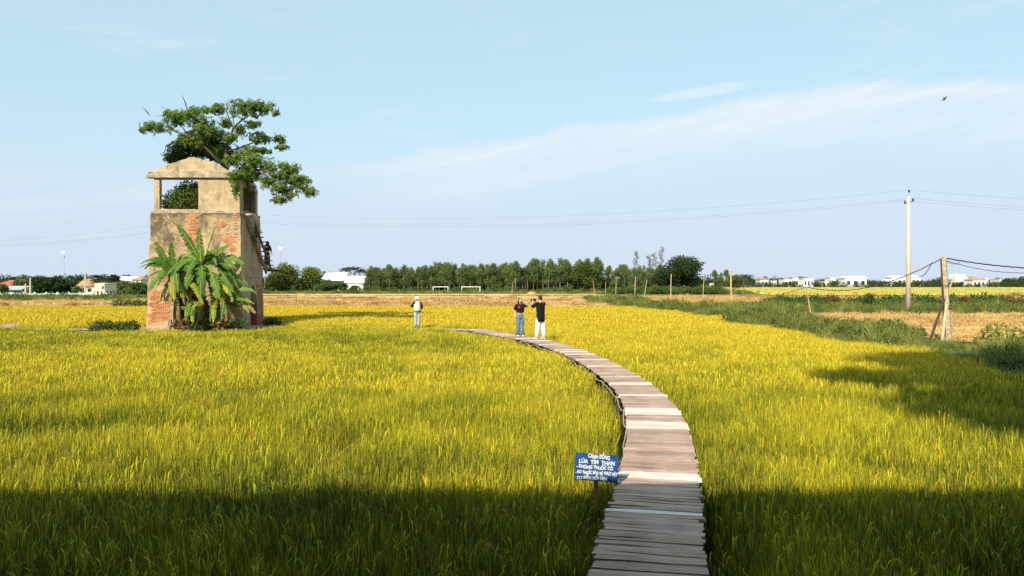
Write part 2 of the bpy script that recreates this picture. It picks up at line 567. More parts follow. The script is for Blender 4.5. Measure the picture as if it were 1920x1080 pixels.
M['conc2'] = simple('rough_post_concrete', (0.40, 0.31, 0.20), 0.9, 0.3, 7, 0.5)
M['bamboo'] = simple('bamboo_pole', (0.48, 0.37, 0.21), 0.7, 0.25, 5)
M['bluepaint'] = simple('blue_sign_paint', (0.012, 0.060, 0.20), 0.5, 0.35, 9)
M['letter'] = simple('white_brush_paint', (0.74, 0.79, 0.80), 0.6, 0.08, 30)
M['orangewood'] = simple('sign_stake_wood', (0.42, 0.21, 0.075), 0.8, 0.3, 10)
M['white'] = simple('white_wall', (0.80, 0.77, 0.70), 0.8, 0.07, 0.8)
M['cream'] = simple('cream_wall', (0.74, 0.66, 0.48), 0.8, 0.08, 0.8)
M['greywall'] = simple('grey_wall', (0.36, 0.37, 0.38), 0.8, 0.12, 0.8)
M['roofred'] = simple('red_tile_roof', (0.42, 0.135, 0.075), 0.8, 0.25, 2)
M['rooftan'] = simple('brown_tile_roof', (0.46, 0.27, 0.15), 0.8, 0.22, 2)
M['roofwhite'] = simple('sheet_metal_roof', (0.78, 0.78, 0.77), 0.55, 0.06, 1)
M['roofgrey'] = simple('grey_sheet_roof', (0.44, 0.44, 0.45), 0.6, 0.1, 1)
M['glass'] = simple('dark_window_glass', (0.035, 0.045, 0.055), 0.12, 0.1, 2, spec=0.6)
M['frame'] = simple('window_frame', (0.50, 0.46, 0.40), 0.6)
M['goal'] = simple('white_goal_paint', (0.80, 0.79, 0.74), 0.5, 0.05)
M['skin'] = simple('skin', (0.56, 0.34, 0.235), 0.55, 0.06, 20)
M['hair'] = simple('black_hair', (0.012, 0.010, 0.010), 0.45, 0.3, 60)
M['blackcloth'] = simple('black_cloth', (0.006, 0.006, 0.006), 0.9, 0.25, 14, 0.3)
M['whitecloth'] = simple('white_cloth', (0.82, 0.80, 0.77), 0.9, 0.05, 9, 0.3)
M['jeans'] = simple('blue_denim', (0.115, 0.175, 0.25), 0.9, 0.25, 12, 0.3)
M['greyjeans'] = simple('pale_grey_denim', (0.36, 0.40, 0.40), 0.9, 0.15, 12, 0.3)
M['vest'] = simple('pale_vest_cloth', (0.68, 0.60, 0.52), 0.9, 0.1, 12, 0.3)
M['maroon'] = simple('maroon_cloth', (0.085, 0.022, 0.020), 0.9, 0.25, 12, 0.3)
M['redprint'] = simple('red_print', (0.55, 0.05, 0.045), 0.8)
M['gear'] = simple('camera_black', (0.015, 0.015, 0.016), 0.4, 0.2, 30)
M['eye'] = simple('dark_eye', (0.02, 0.015, 0.012), 0.2)
M['lip'] = simple('lip', (0.42, 0.13, 0.11), 0.5)
M['galv'] = simple('galvanised_steel', (0.50, 0.51, 0.52), 0.45, 0.1, 10, 0, 0.5)
M['lampwhite'] = simple('lamp_white', (0.85, 0.85, 0.84), 0.4, 0.03)


# ------------------------------------------------------------------ scattering (geometry nodes, for what nobody could count)
def scatter(name, pts, rot, scl, idx, src_meshes, label, cat, mat=None):
    src = bpy.data.collections.new(name + '_source')
    for k, me in enumerate(src_meshes):
        src.objects.link(bpy.data.objects.new('%s_%02d' % (name, k), me))
    pts = np.asarray(pts, dtype=np.float32)
    me = bpy.data.meshes.new(name)
    me.vertices.add(len(pts))
    me.vertices.foreach_set('co', pts.ravel())
    a = me.attributes.new('rot', 'FLOAT_VECTOR', 'POINT'); a.data.foreach_set('vector', np.asarray(rot, np.float32).ravel())
    a = me.attributes.new('scl', 'FLOAT_VECTOR', 'POINT'); a.data.foreach_set('vector', np.asarray(scl, np.float32).ravel())
    a = me.attributes.new('idx', 'INT', 'POINT'); a.data.foreach_set('value', np.asarray(idx, np.int32))
    me.update()
    o = link(name, me)
    tag(o, label, cat, kind='stuff')
    ng = bpy.data.node_groups.new(name + '_scatter', 'GeometryNodeTree')
    ng.interface.new_socket('Geometry', in_out='INPUT', socket_type='NodeSocketGeometry')
    ng.interface.new_socket('Geometry', in_out='OUTPUT', socket_type='NodeSocketGeometry')
    nd = ng.nodes.new
    gi, go = nd('NodeGroupInput'), nd('NodeGroupOutput')
    ci = nd('GeometryNodeCollectionInfo')
    ci.inputs['Collection'].default_value = src
    ci.inputs['Separate Children'].default_value = True
    ci.inputs['Reset Children'].default_value = True
    ip = nd('GeometryNodeInstanceOnPoints')
    ip.inputs['Pick Instance'].default_value = True
    ng.links.new(gi.outputs[0], ip.inputs['Points'])
    ng.links.new(ci.outputs[0], ip.inputs['Instance'])
    for nm, dt, sock in (('rot', 'FLOAT_VECTOR', 'Rotation'), ('scl', 'FLOAT_VECTOR', 'Scale'), ('idx', 'INT', 'Instance Index')):
        na = nd('GeometryNodeInputNamedAttribute')
        na.data_type = dt
        na.inputs['Name'].default_value = nm
        ng.links.new(na.outputs[0], ip.inputs[sock])
    ng.links.new(ip.outputs[0], go.inputs[0])
    md = o.modifiers.new('scatter', 'NODES')
    md.node_group = ng
    return o


def blade(mb, base, az, h, lean, w, r, droop=0.0, t0=0.0, t1=1.0, seg=3):
    """one grass blade: a bent tapering strip"""
    dx, dy = math.cos(az), math.sin(az)
    sx, sy = -dy, dx
    tw = random.uniform(-0.9, 0.9)
    sx, sy = sx * math.cos(tw) + dx * math.sin(tw), sy * math.cos(tw) + dy * math.sin(tw)
    vs, ts, fs = [], [], []
    for i in range(seg + 1):
        u = i / seg
        out = lean * u * u * h
        z = h * (u - droop * u ** 3)
        ww = w * (1 - u ** 2.2) * 0.5 + 0.0006
        cx, cy = base[0] + dx * out, base[1] + dy * out
        vs += [(cx - sx * ww, cy - sy * ww, base[2] + z), (cx + sx * ww, cy + sy * ww, base[2] + z)]
        ts += [t0 + (t1 - t0) * u] * 2
    for i in range(seg):
        fs.append((2 * i, 2 * i + 1, 2 * i + 3, 2 * i + 2))
    mb.add(vs, fs, r, ts)


def rice_patch(n, rad, h0, h1, w, heads=0.35, seed=1):
    random.seed(seed)
    mb = MB()
    for _ in range(n):
        a, q = random.uniform(0, 6.283), rad * math.sqrt(random.random())
        b = (q * math.cos(a), q * math.sin(a), 0)
        h = random.uniform(h0, h1)
        r = random.random()
        az = random.uniform(0, 6.283)
        blade(mb, b, az, h, random.uniform(0.02, 0.26) if random.random() < .9 else random.uniform(.3, .8), w * random.uniform(0.6, 1.3), r, 0)
        if random.random() < heads:                      # a ripening ear that nods over
            hh = h * random.uniform(0.82, 1.0)
            p0 = Vector((b[0], b[1], hh * 0.80))
            d = Vector((math.cos(az + 1), math.sin(az + 1), 0))
            pts = [p0, p0 + d * 0.012 + Vector((0, 0, 0.07)), p0 + d * 0.03 + Vector((0, 0, 0.13)), p0 + d * 0.07 + Vector((0, 0, 0.155))]
            vs, fs = [], []
            s = Vector((-d.y, d.x, 0.0)) * w * 0.65
            for i, p in enumerate(pts):
                k = (0.5, 1.0, 1.1, 0.4)[i]
                vs += [p - s * k, p + s * k]
            for i in range(3):
                fs.append((2 * i, 2 * i + 1, 2 * i + 3, 2 * i + 2))
            mb.add(vs, fs, min(1, 0.6 + 0.5 * random.random()), [1.0] * 8)
    return mb


# ------------------------------------------------------------------ walkway course
def catmull(pts, step=0.05):
    pts = [Vector((p[0], p[1], 0)) for p in pts]
    P = [pts[0] * 2 - pts[1]] + pts + [pts[-1] * 2 - pts[-2]]
    out = []
    for i in range(1, len(P) - 2):
        L = (P[i + 1] - P[i]).length
        k = max(2, int(L / step))
        for j in range(k):
            u = j / k
            a, b, c, d = P[i - 1], P[i], P[i + 1], P[i + 2]
            out.append(0.5 * ((2 * b) + (c - a) * u + (2 * a - 5 * b + 4 * c - d) * u * u + (3 * b - a - 3 * c + d) * u ** 3))
    out.append(pts[-1])
    return out


PATH1 = catmull([(0.25, -0.9), (0.52, 2.6), (1.07, 6.0), (1.66, 8.7), (2.20, 11.5), (2.52, 13.9), (2.67, 16.5), (2.60, 19.6), (2.28, 23.6),
                 (1.72, 27.2), (1.10, 30.0), (0.22, 32.4), (-0.85, 35.0), (-2.15, 38.3), (-3.9, 40.3), (-6.2, 41.0), (-9.4, 41.2), (-12.4, 41.6), (-13.9, 43.2)])
PATH2 = catmull([(-20.9, 40.6), (-22.6, 40.2), (-25.3, 40.1), (-26.9, 40.8), (-28.0, 42.5), (-29.0, 44.8), (-30.0, 47.3)])
WALK_Z, WALK_W = 0.55, 0.92
PATH_ARR = np.array([(p.x, p.y) for p in PATH1[::3]] + [(p.x, p.y) for p in PATH2[::3]])


def walk_z(p):
    u = min(1, max(0, (p.y - 37.0) / 3.2))
    return WALK_Z - 0.13 * u * u * (3 - 2 * u)


def path_dist(xy):
    out = np.empty(len(xy))
    for s in range(0, len(xy), 4000):
        d = xy[s:s + 4000, None, :] - PATH_ARR[None]
        out[s:s + 4000] = np.sqrt((d ** 2).sum(2)).min(1)
    return out


# ------------------------------------------------------------------ ground and fields
def sheet(name, outline, z, mat, label=None):
    mb = MB().add([(x, y, z) for x, y in outline], [tuple(range(len(outline)))])
    o = mb.build(name, mat)
    return tag(o, label, None, None, 'structure')


def grid_sheet(name, x0, x1, y0, y1, nx, ny, zf, mat):
    mb = MB()
    vs = [(x0 + (x1 - x0) * i / nx, y0 + (y1 - y0) * j / ny) for j in range(ny + 1) for i in range(nx + 1)]
    vs = [(x, y, zf(x, y)) for x, y in vs]
    fs = [(j * (nx + 1) + i, j * (nx + 1) + i + 1, (j + 1) * (nx + 1) + i + 1, (j + 1) * (nx + 1) + i) for j in range(ny) for i in range(nx)]
    mb.add(vs, fs)
    o = mb.build(name, mat, smooth=True)
    return tag(o, None, None, None, 'structure')


sheet('ground', [(-6000, -300), (6000, -300), (6000, 9000), (-6000, 9000)], -0.02, M['earth'])


def rice_edge(y):                                     # right-hand edge of the paddy
    return float(np.interp(y, [-5, 30, 46, 65, 82], [13.6, 13.7, 14.0, 13.0, 11.4]))


FAR_RICE = 75.0
sheet('paddy_floor', [(-90, -1.0), (13.7, -1.0), (13.7, 30), (14.0, 46), (13.0, 65), (11.4, FAR_RICE), (-90, FAR_RICE)], 0.0, M['mud'])


def stub_z(x, y):
    return 0.05 + 0.05 * noise.noise(Vector((x * 0.25, y * 0.6, 3)))


grid_sheet('harvested_field', -140, 16, FAR_RICE + 0.1, 196, 120, 100, stub_z, M['stubble'])


def bank_z(x, y):
    m = rice_edge(y)
    u = (x - m) / 5.5
    k = max(0.0, math.sin(min(1, max(0, u)) * math.pi)) if 0 < u < 1 else 0
    return 0.04 + 0.28 * k + 0.12 * noise.noise(Vector((x * 0.4, y * 0.35, 1)))


grid_sheet('grass_bank', 11.3, 21.0, 2, 118, 26, 120, bank_z, M['grassground'])
grid_sheet('stubble_strip', 21.1, 120, 36, 68, 60, 40, lambda x, y: 0.06 + 0.04 * noise.noise(Vector((x * .3, y * .5, 5))), M['stubble'])
grid_sheet('grass_strip', 21.1, 140, 68.1, 92, 60, 20, lambda x, y: 0.07 + 0.1 * noise.noise(Vector((x * .2, y * .3, 5))), M['grassground'])
grid_sheet('stubble_plot', 21.1, 260, 92.1, 158, 100, 60, lambda x, y: 0.06 + 0.06 * noise.noise(Vector((x * .15, y * .4, 8))), M['stubble'])
grid_sheet('field_verge', 16.1, 21.0, 118.1, 196, 6, 40, lambda x, y: 0.05 + 0.08 * noise.noise(Vector((x * .3, y * .3, 8))), M['stubble'])

# ------------------------------------------------------------------ rice
def jgrid(x0, x1, y0, y1, s, seed):
    g = np.random.default_rng(seed)
    xs, ys = np.meshgrid(np.arange(x0, x1, s), np.arange(y0, y1, s))
    p = np.stack([xs.ravel(), ys.ravel()], 1)
    return p + g.uniform(-0.5, 0.5, p.shape) * s, g


def in_rice(p):
    x, y = p[:, 0], p[:, 1]
    edge = np.interp(y, [-5, 30, 46, 65, 82], [13.6, 13.7, 14.0, 13.0, 11.4])
    ok = (x < edge + np.sin(y * 1.7) * 0.25 + np.sin(y * .53) * .5 + np.sin(y * .21 + 2) * .4) & (y < FAR_RICE - 0.4)
    ok &= (x > -0.70 * y - 5) & (x < 0.70 * y + 6)
    d = path_dist(p)
    left = np.interp(y, [9, 12, 30, 36], [0.62, 0.78, 0.80, 0.62])
    px_on = np.interp(y, [q.y for q in PATH1[::3] if q.y < 38], [q.x for q in PATH1[::3] if q.y < 38])
    ok &= d > np.where((x < px_on) & (y < 36), left, 0.62)
    # tower mound
    ok &= ((x + 17.4) / 4.6) ** 2 + ((y - 43.4) / 3.3) ** 2 > 1
    return ok, d


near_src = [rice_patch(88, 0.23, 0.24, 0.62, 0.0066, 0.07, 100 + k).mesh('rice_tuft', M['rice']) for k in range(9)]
p, g = jgrid(-14, 15, 1.2, 17, 0.175, 1)
ok, d = in_rice(p)
p, d = p[ok], d[ok]
hn = np.array([noise.noise(Vector((a * 0.45, b * 0.45, 2.0))) + 0.6 * noise.noise(Vector((a * 1.3, b * 1.3, 7.0))) for a, b in p])
keep = hn > -0.62
# a trampled hollow on the left and a clear patch before the signboard
hol = ((p[:, 0] + 8.0) / 2.3) ** 2 + ((p[:, 1] - 12.7 - 0.12 * (p[:, 0] + 8)) / 0.55) ** 2
keep &= hol > 0.55
sg = (np.abs(p[:, 0] - 0.95) < 0.40) & (p[:, 1] > 7.3) & (p[:, 1] < 8.75)
n = len(p)
sz = g.uniform(0.84, 1.08, n) * (1 + 0.16 * hn)
sz[sg] *= 0.72
sz[hol < 1.9] *= 0.66
sz *= np.where(np.abs(((d + 0.5 * hn) / 1.25) % 1 - .5) < .09, 0.78, 1.0)        # faint planting lines
# plants lean away over the gap beside the walkway
rot = np.stack([g.normal(0, 0.045, n), g.normal(0, 0.045, n), g.uniform(0, 6.283, n)], 1)
P3 = np.column_stack([p, np.zeros(n)])
S3 = np.column_stack([g.uniform(0.9, 1.15, n), g.uniform(0.9, 1.15, n), sz])
scatter('rice_plants_near', P3[keep], rot[keep], S3[keep], g.integers(0, 9, n)[keep], near_src, 'green-gold rice stalks filling the near part of the paddy', 'rice')

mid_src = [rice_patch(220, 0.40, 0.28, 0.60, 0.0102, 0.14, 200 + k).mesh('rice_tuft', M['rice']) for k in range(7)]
p, g = jgrid(-40, 15, 17, 44, 0.30, 2)
ok, d = in_rice(p)
p = p[ok]
n = len(p)
hn = np.array([noise.noise(Vector((a * 0.3, b * 0.3, 2.0))) + 0.5 * noise.noise(Vector((a * 1.1, b * 1.1, 7.0))) for a, b in p])
rot = np.stack([g.normal(0, 0.04, n), g.normal(0, 0.04, n), g.uniform(0, 6.283, n)], 1)
sz = g.uniform(0.86, 1.06, n) * (1 + 0.16 * hn) * np.where(np.abs(((d[ok] + 0.6 * hn) / 1.6) % 1 - .5) < .10, 0.80, 1.0)
sz *= np.where((p[:, 0] > -22.5) & (p[:, 0] < -12.5) & (p[:, 1] > 37), .62, 1.0)      # thin crop on the mound's skirt
scatter('rice_plants_middle', np.column_stack([p, np.zeros(n)]), rot, np.column_stack([np.ones(n), np.ones(n), sz]), g.integers(0, 7, n), mid_src,
        'yellowing rice stalks around the curve of the walkway', 'rice')

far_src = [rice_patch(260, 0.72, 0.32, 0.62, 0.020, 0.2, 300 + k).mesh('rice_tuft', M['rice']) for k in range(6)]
p, g = jgrid(-60, 15, 44, FAR_RICE, 0.55, 3)
ok, d = in_rice(p)
p = p[ok]
n = len(p)
hn = np.array([noise.noise(Vector((a * 0.2, b * 0.3, 2.0))) for a, b in p])
rot = np.stack([g.normal(0, 0.05, n), g.normal(0, 0.05, n), g.uniform(0, 6.283, n)], 1)
scatter('rice_plants_far', np.column_stack([p, np.zeros(n)]), rot, np.column_stack([np.ones(n), np.ones(n), g.uniform(0.85, 1.05, n) * (1 + 0.12 * hn)]),
        g.integers(0, 6, n), far_src, 'golden ripe rice at the far end of the paddy', 'rice')

# distant ripe field beyond the stubble, right
M['farcrop'] = leafy('hazed_ripe_crop', (0.44, 0.38, 0.06), (0.66, 0.58, 0.16), 0.1, 0.05)  # distance haze put into the paler crop colour
dist_src = [rice_patch(150, 1.9, 0.5, 0.75, 0.16, 0.3, 400 + k).mesh('rice_tuft', M['farcrop']) for k in range(4)]
sheet('ripe_field_floor', [(58, 172), (320, 172), (420, 360), (92, 360)], 0.06, M['stubble'])
p, g = jgrid(58, 330, 173, 358, 1.5, 4)
p = p[(p[:, 0] > 58 + (p[:, 1] - 172) * 0.2 + 1) & (p[:, 0] < 0.72 * p[:, 1] + 6)]
n = len(p)
rot = np.stack([np.zeros(n), np.zeros(n), g.uniform(0, 6.283, n)], 1)
scatter('rice_plants_distant', np.column_stack([p, np.full(n, 0.06)]), rot, np.ones((n, 3)), g.integers(0, 4, n), dist_src,
        'bright yellow band of ripe rice before the distant town', 'rice')


# ------------------------------------------------------------------ verge grass, weeds, stubble
def grass_tuft(n, rad, h0, h1, w, seed, lean=(0.1, 0.8)):
    random.seed(seed)
    mb = MB()
    for _ in range(n):
        a, q = random.uniform(0, 6.283), rad * math.sqrt(random.random())
        blade(mb, (q * math.cos(a), q * math.sin(a), 0), a + random.uniform(-1, 1), random.uniform(h0, h1), random.uniform(*lean), w * random.uniform(0.6, 1.4), random.random(), random.choice((0, 0.15, 0.4)))
    return mb


def leaf(mb, c, d, up, L, wd, r, fold=0.25):
    """a pointed leaf of four faces, folded along the midrib"""
    d = d.normalized()
    s = d.cross(up)
    if s.length < 1e-3:
        s = d.cross(Vector((1, 0, 0)))
    s.normalize()
    nrm = s.cross(d)
    m = c + d * L * 0.5 + nrm * (-fold * wd)
    e = c + d * L - nrm * (0.15 * L)
    mb.add([c, m + s * wd * 0.5 + nrm * fold * wd, e, m - s * wd * 0.5 + nrm * fold * wd, m], [(0, 1, 4), (1, 2, 4), (2, 3, 4), (3, 0, 4)], r, [0, .5, 1, .5, .5])


def rvec():
    while True:
        v = Vector((random.uniform(-1, 1), random.uniform(-1, 1), random.uniform(-1, 1)))
        if 0.05 < v.length < 1:
            return v.normalized()


def leaf_mass(mb, c, rad, n, L, wd, star=1, seed=None, shell=0.45, gap=0.0, up=0.35):
    """leaves spread through an ellipsoid; star > 1 makes fans of leaflets"""
    if seed is not None:
        random.seed(seed)
    c = Vector(c)
    for _ in range(n):
        v = rvec()
        k = shell + (1 - shell) * random.random() ** 0.6
        p = c + Vector((v.x * rad[0], v.y * rad[1], v.z * rad[2])) * k
        if gap and noise.noise(p * (1.6 / max(rad)) * 1.5 + Vector((9, 3, 5))) < gap - 0.5:
            continue
        r = min(1, max(0, 0.35 + 0.35 * v.z + random.uniform(-0.3, 0.35)))
        axis = (v + Vector((0, 0, up)) + rvec() * 0.7).normalized()
        if star == 1:
            leaf(mb, p, (rvec() + axis * 0.6), axis, L * random.uniform(0.7, 1.3), wd * random.uniform(0.7, 1.3), r)
        else:
            t1 = axis.orthogonal().normalized()
            t2 = axis.cross(t1)
            a0 = random.uniform(0, 6.28)
            for s in range(star):
                a = a0 + 6.283 * s / star
                leaf(mb, p, t1 * math.cos(a) + t2 * math.sin(a) - axis * 0.25 + rvec() * 0.2, axis, L * random.uniform(0.7, 1.2), wd, min(1, max(0, r + random.uniform(-.12, .12))))


def weed_tuft(seed, rad=0.3, h=0.4, n=60, L=0.14):
    mb = MB()
    leaf_mass(mb, (0, 0, h * 0.5), (rad, rad, h * 0.55), n, L, L * 0.45, seed=seed, shell=0.3)
    return mb


tuft_src = [grass_tuft(46, 0.26, 0.3, 0.75, 0.016, 500 + k).mesh('grass_tuft', M['grass']) for k in range(4)] + \
           [weed_tuft(520 + k, 0.34, 0.5).mesh('weed_tuft', M['weed']) for k in range(3)] + \
           [grass_tuft(34, 0.26, 0.25, 0.6, 0.014, 530 + k).mesh('dry_tuft', M['drygrass']) for k in range(2)]


def mounded(name, x0, x1, y0, y1, s, seed, zf, cond, label, cat, src, scl=(0.7, 1.3), weights=None):
    p, g = jgrid(x0, x1, y0, y1, s, seed)
    p = p[cond(p)]
    n = len(p)
    z = np.array([zf(a, b) for a, b in p])
    rot = np.stack([g.normal(0, 0.1, n), g.normal(0, 0.1, n), g.uniform(0, 6.283, n)], 1)
    hn = np.array([noise.noise(Vector((a * 0.5, b * 0.35, 12))) for a, b in p])
    s1 = g.uniform(*scl, n) * np.clip(1 + 0.9 * hn, .25, 2)
    if name == 'bank_grass':                             # grazed short round the leaning post
        s1 = s1 * np.where((np.abs(p[:, 0] - 0.566 * p[:, 1]) < 1.3) & (p[:, 1] > 22) & (p[:, 1] < 37), .42, 1.0)
    idx = g.choice(len(src), n, p=weights)
    return scatter(name, np.column_stack([p, z - 0.02]), rot, np.column_stack([s1, s1, s1]), idx, src, label, cat)


def bank_cond(p):
    x, y = p[:, 0], p[:, 1]
    edge = np.interp(y, [-5, 30, 46, 65, 82], [13.6, 13.7, 14.0, 13.0, 11.4])
    return (x > edge - 0.35 + np.sin(y * .53) * .5 + np.sin(y * .21 + 2) * .4) & (x < edge + 6.2 + np.sin(y * .5)) & (x < 0.70 * y + 6)


mounded('bank_grass', 11.3, 21, 8, 60, 0.27, 31, bank_z, bank_cond, 'rough green grass and weeds on the bank along the paddy edge', 'grass', tuft_src, (0.55, 1.25))
mounded('far_bank_grass', 10, 21, 60, 118, 0.55, 32, bank_z, bank_cond, 'far end of the green weedy bank beside the fence poles', 'grass', tuft_src, (0.7, 1.5))
mounded('strip_grass', 21, 66, 68, 90, 0.75, 33, lambda x, y: 0.08, lambda p: p[:, 0] < 0.72 * p[:, 1] + 5, 'low green grass strip behind the concrete pole', 'grass', tuft_src, (0.8, 1.5))

veg_src = [weed_tuft(540 + k, 0.75, 0.85, 130, 0.30).mesh('vegetable_plant', M['veg']) for k in range(4)]
mounded('vegetable_row', 30, 70, 86, 91.5, 0.8, 34, lambda x, y: 0.1, lambda p: p[:, 0] < 0.72 * p[:, 1] + 6, 'dark green row of leafy crop along the stubble plot', 'vegetable row', veg_src, (0.55, 1.15))

stub_src = [grass_tuft(40, 0.45, 0.08, 0.26, 0.03, 560 + k, (0.2, 1.6)).mesh('stubble_tuft', M['straw']) for k in range(4)]


def streaky(p):
    v = np.array([noise.noise(Vector((a * 0.06, b * 0.5, 21))) for a, b in p])
    return v


def field_stub(name, x0, x1, y0, y1, s, seed, label, scl):
    mounded(name, x0, x1, y0, y1, s, seed, lambda x, y: 0.05, lambda p: (np.abs(p[:, 0]) < 0.70 * p[:, 1] + 6) & (streaky(p) > -0.25), label, 'stubble', stub_src, scl)


field_stub('stubble_far', -125, 16, FAR_RICE + 0.2, 130, 0.95, 41, 'cut straw stubble beyond the golden rice', (0.8, 1.7))
field_stub('stubble_right', 21, 60, 36, 67, 0.55, 42, 'cut straw stubble around the concrete pole', (0.7, 1.3))
field_stub('stubble_plot_right', 21, 110, 93, 150, 1.3, 43, 'cut straw stubble behind the leafy crop row', (1.0, 2.0))

# raked lines of loose straw across the cut fields
rake_src = [grass_tuft(70, 0.9, 0.15, 0.5, 0.05, 570 + k, (0.5, 2.2)).mesh('raked_straw', M['strawdark'] if k % 2 else M['straw']) for k in range(4)]
lines = [(80, -80, 14), (86.5, -30, 15), (95, -90, 12), (104, -40, 14), (118, -100, 15), (136, -60, 15), (160, -70, 15), (110, 24, 95), (119, 30, 100), (131, 24, 110), (145, 30, 115)]
pp = []
gq = np.random.default_rng(77)
for ly, lx0, lx1 in lines:
    xs = np.arange(lx0, lx1, 0.8)
    k = np.array([noise.noise(Vector((x * .11, ly, 4))) for x in xs]) > -0.12
    pp.append(np.column_stack([xs[k], ly + gq.normal(0, .35, k.sum()) + 1.2 * np.sin(xs[k] * .05), np.full(k.sum(), .04)]))
pp = np.concatenate(pp)
nq = len(pp)
scatter('raked_straw_lines', pp, np.stack([np.zeros(nq), np.zeros(nq), gq.uniform(0, 6.28, nq)], 1), np.repeat(gq.uniform(.6, 1.3, nq)[:, None], 3, 1), gq.integers(0, 4, nq), rake_src,
        'loose raked lines of straw across the cut fields', 'straw')

# green verge in front of the tree line, and the grassy strip before the village wall
verge_src = [grass_tuft(60, 0.9, 0.5, 1.3, 0.09, 580 + k).mesh('verge_tuft', M['grass']) for k in range(3)] + [weed_tuft(590 + k, 1.0, 1.0, 90, 0.4).mesh('verge_weed', M['weed']) for k in range(2)]
sheet('tree_line_verge', [(-150, 196.1), (95, 196.1), (95, 262), (-150, 262)], 0.03, M['grassground'])
mounded('verge_grass', -76, 62, 192, 214, 1.3, 44, lambda x, y: 0.04, lambda p: p[:, 0] > -90, 'band of green grass below the tree plantation', 'grass', verge_src, (0.3, 0.75))
sheet('village_meadow', [(-140.0, 114), (-60, 120), (-72, 196), (-140, 196)], 0.13, M['grassground'])
mounded('meadow_grass', -118, -62, 116, 150, 1.3, 45, lambda x, y: 0.1, lambda p: p[:, 0] > -0.72 * p[:, 1] - 3, 'green grass strip before the white village wall', 'grass', verge_src, (0.25, 0.6))


# ------------------------------------------------------------------ slatted walkway
def plank_mesh(L, w, h, seed, mat):
    random.seed(seed)
    mb = MB()
    xs = [-0.5, -0.2, 0.15, 0.5]
    vs, fs = [], []
    for i, u in enumerate(xs):
        j = lambda a: random.uniform(-a, a)
        bow = j(0.008)
        for sy, sz in ((-1, -1), (1, -1), (1, 1), (-1, 1)):
            vs.append((u * L + (j(0.012) if i in (0, 3) else 0), sy * w / 2 + j(0.006) + bow, sz * h / 2 + j(0.004)))
    for i in range(3):
        b = i * 4
        for k in range(4):
            k2 = (k + 1) % 4
            fs.append((b + k, b + 4 + k, b + 4 + k2, b + k2))
    fs += [(0, 1, 2, 3), (15, 14, 13, 12)]
    mb.add(vs, fs, 0.0)
    return mb


def path_frames(path, step):
    acc, out, nxt = 0.0, [], 0.0
    for i in range(len(path) - 1):
        seg = path[i + 1] - path[i]
        L = seg.length
        while nxt <= acc + L:
            out.append((path[i] + seg * ((nxt - acc) / L), math.atan2(seg.y, seg.x)))
            nxt += step
        acc += L
    return out


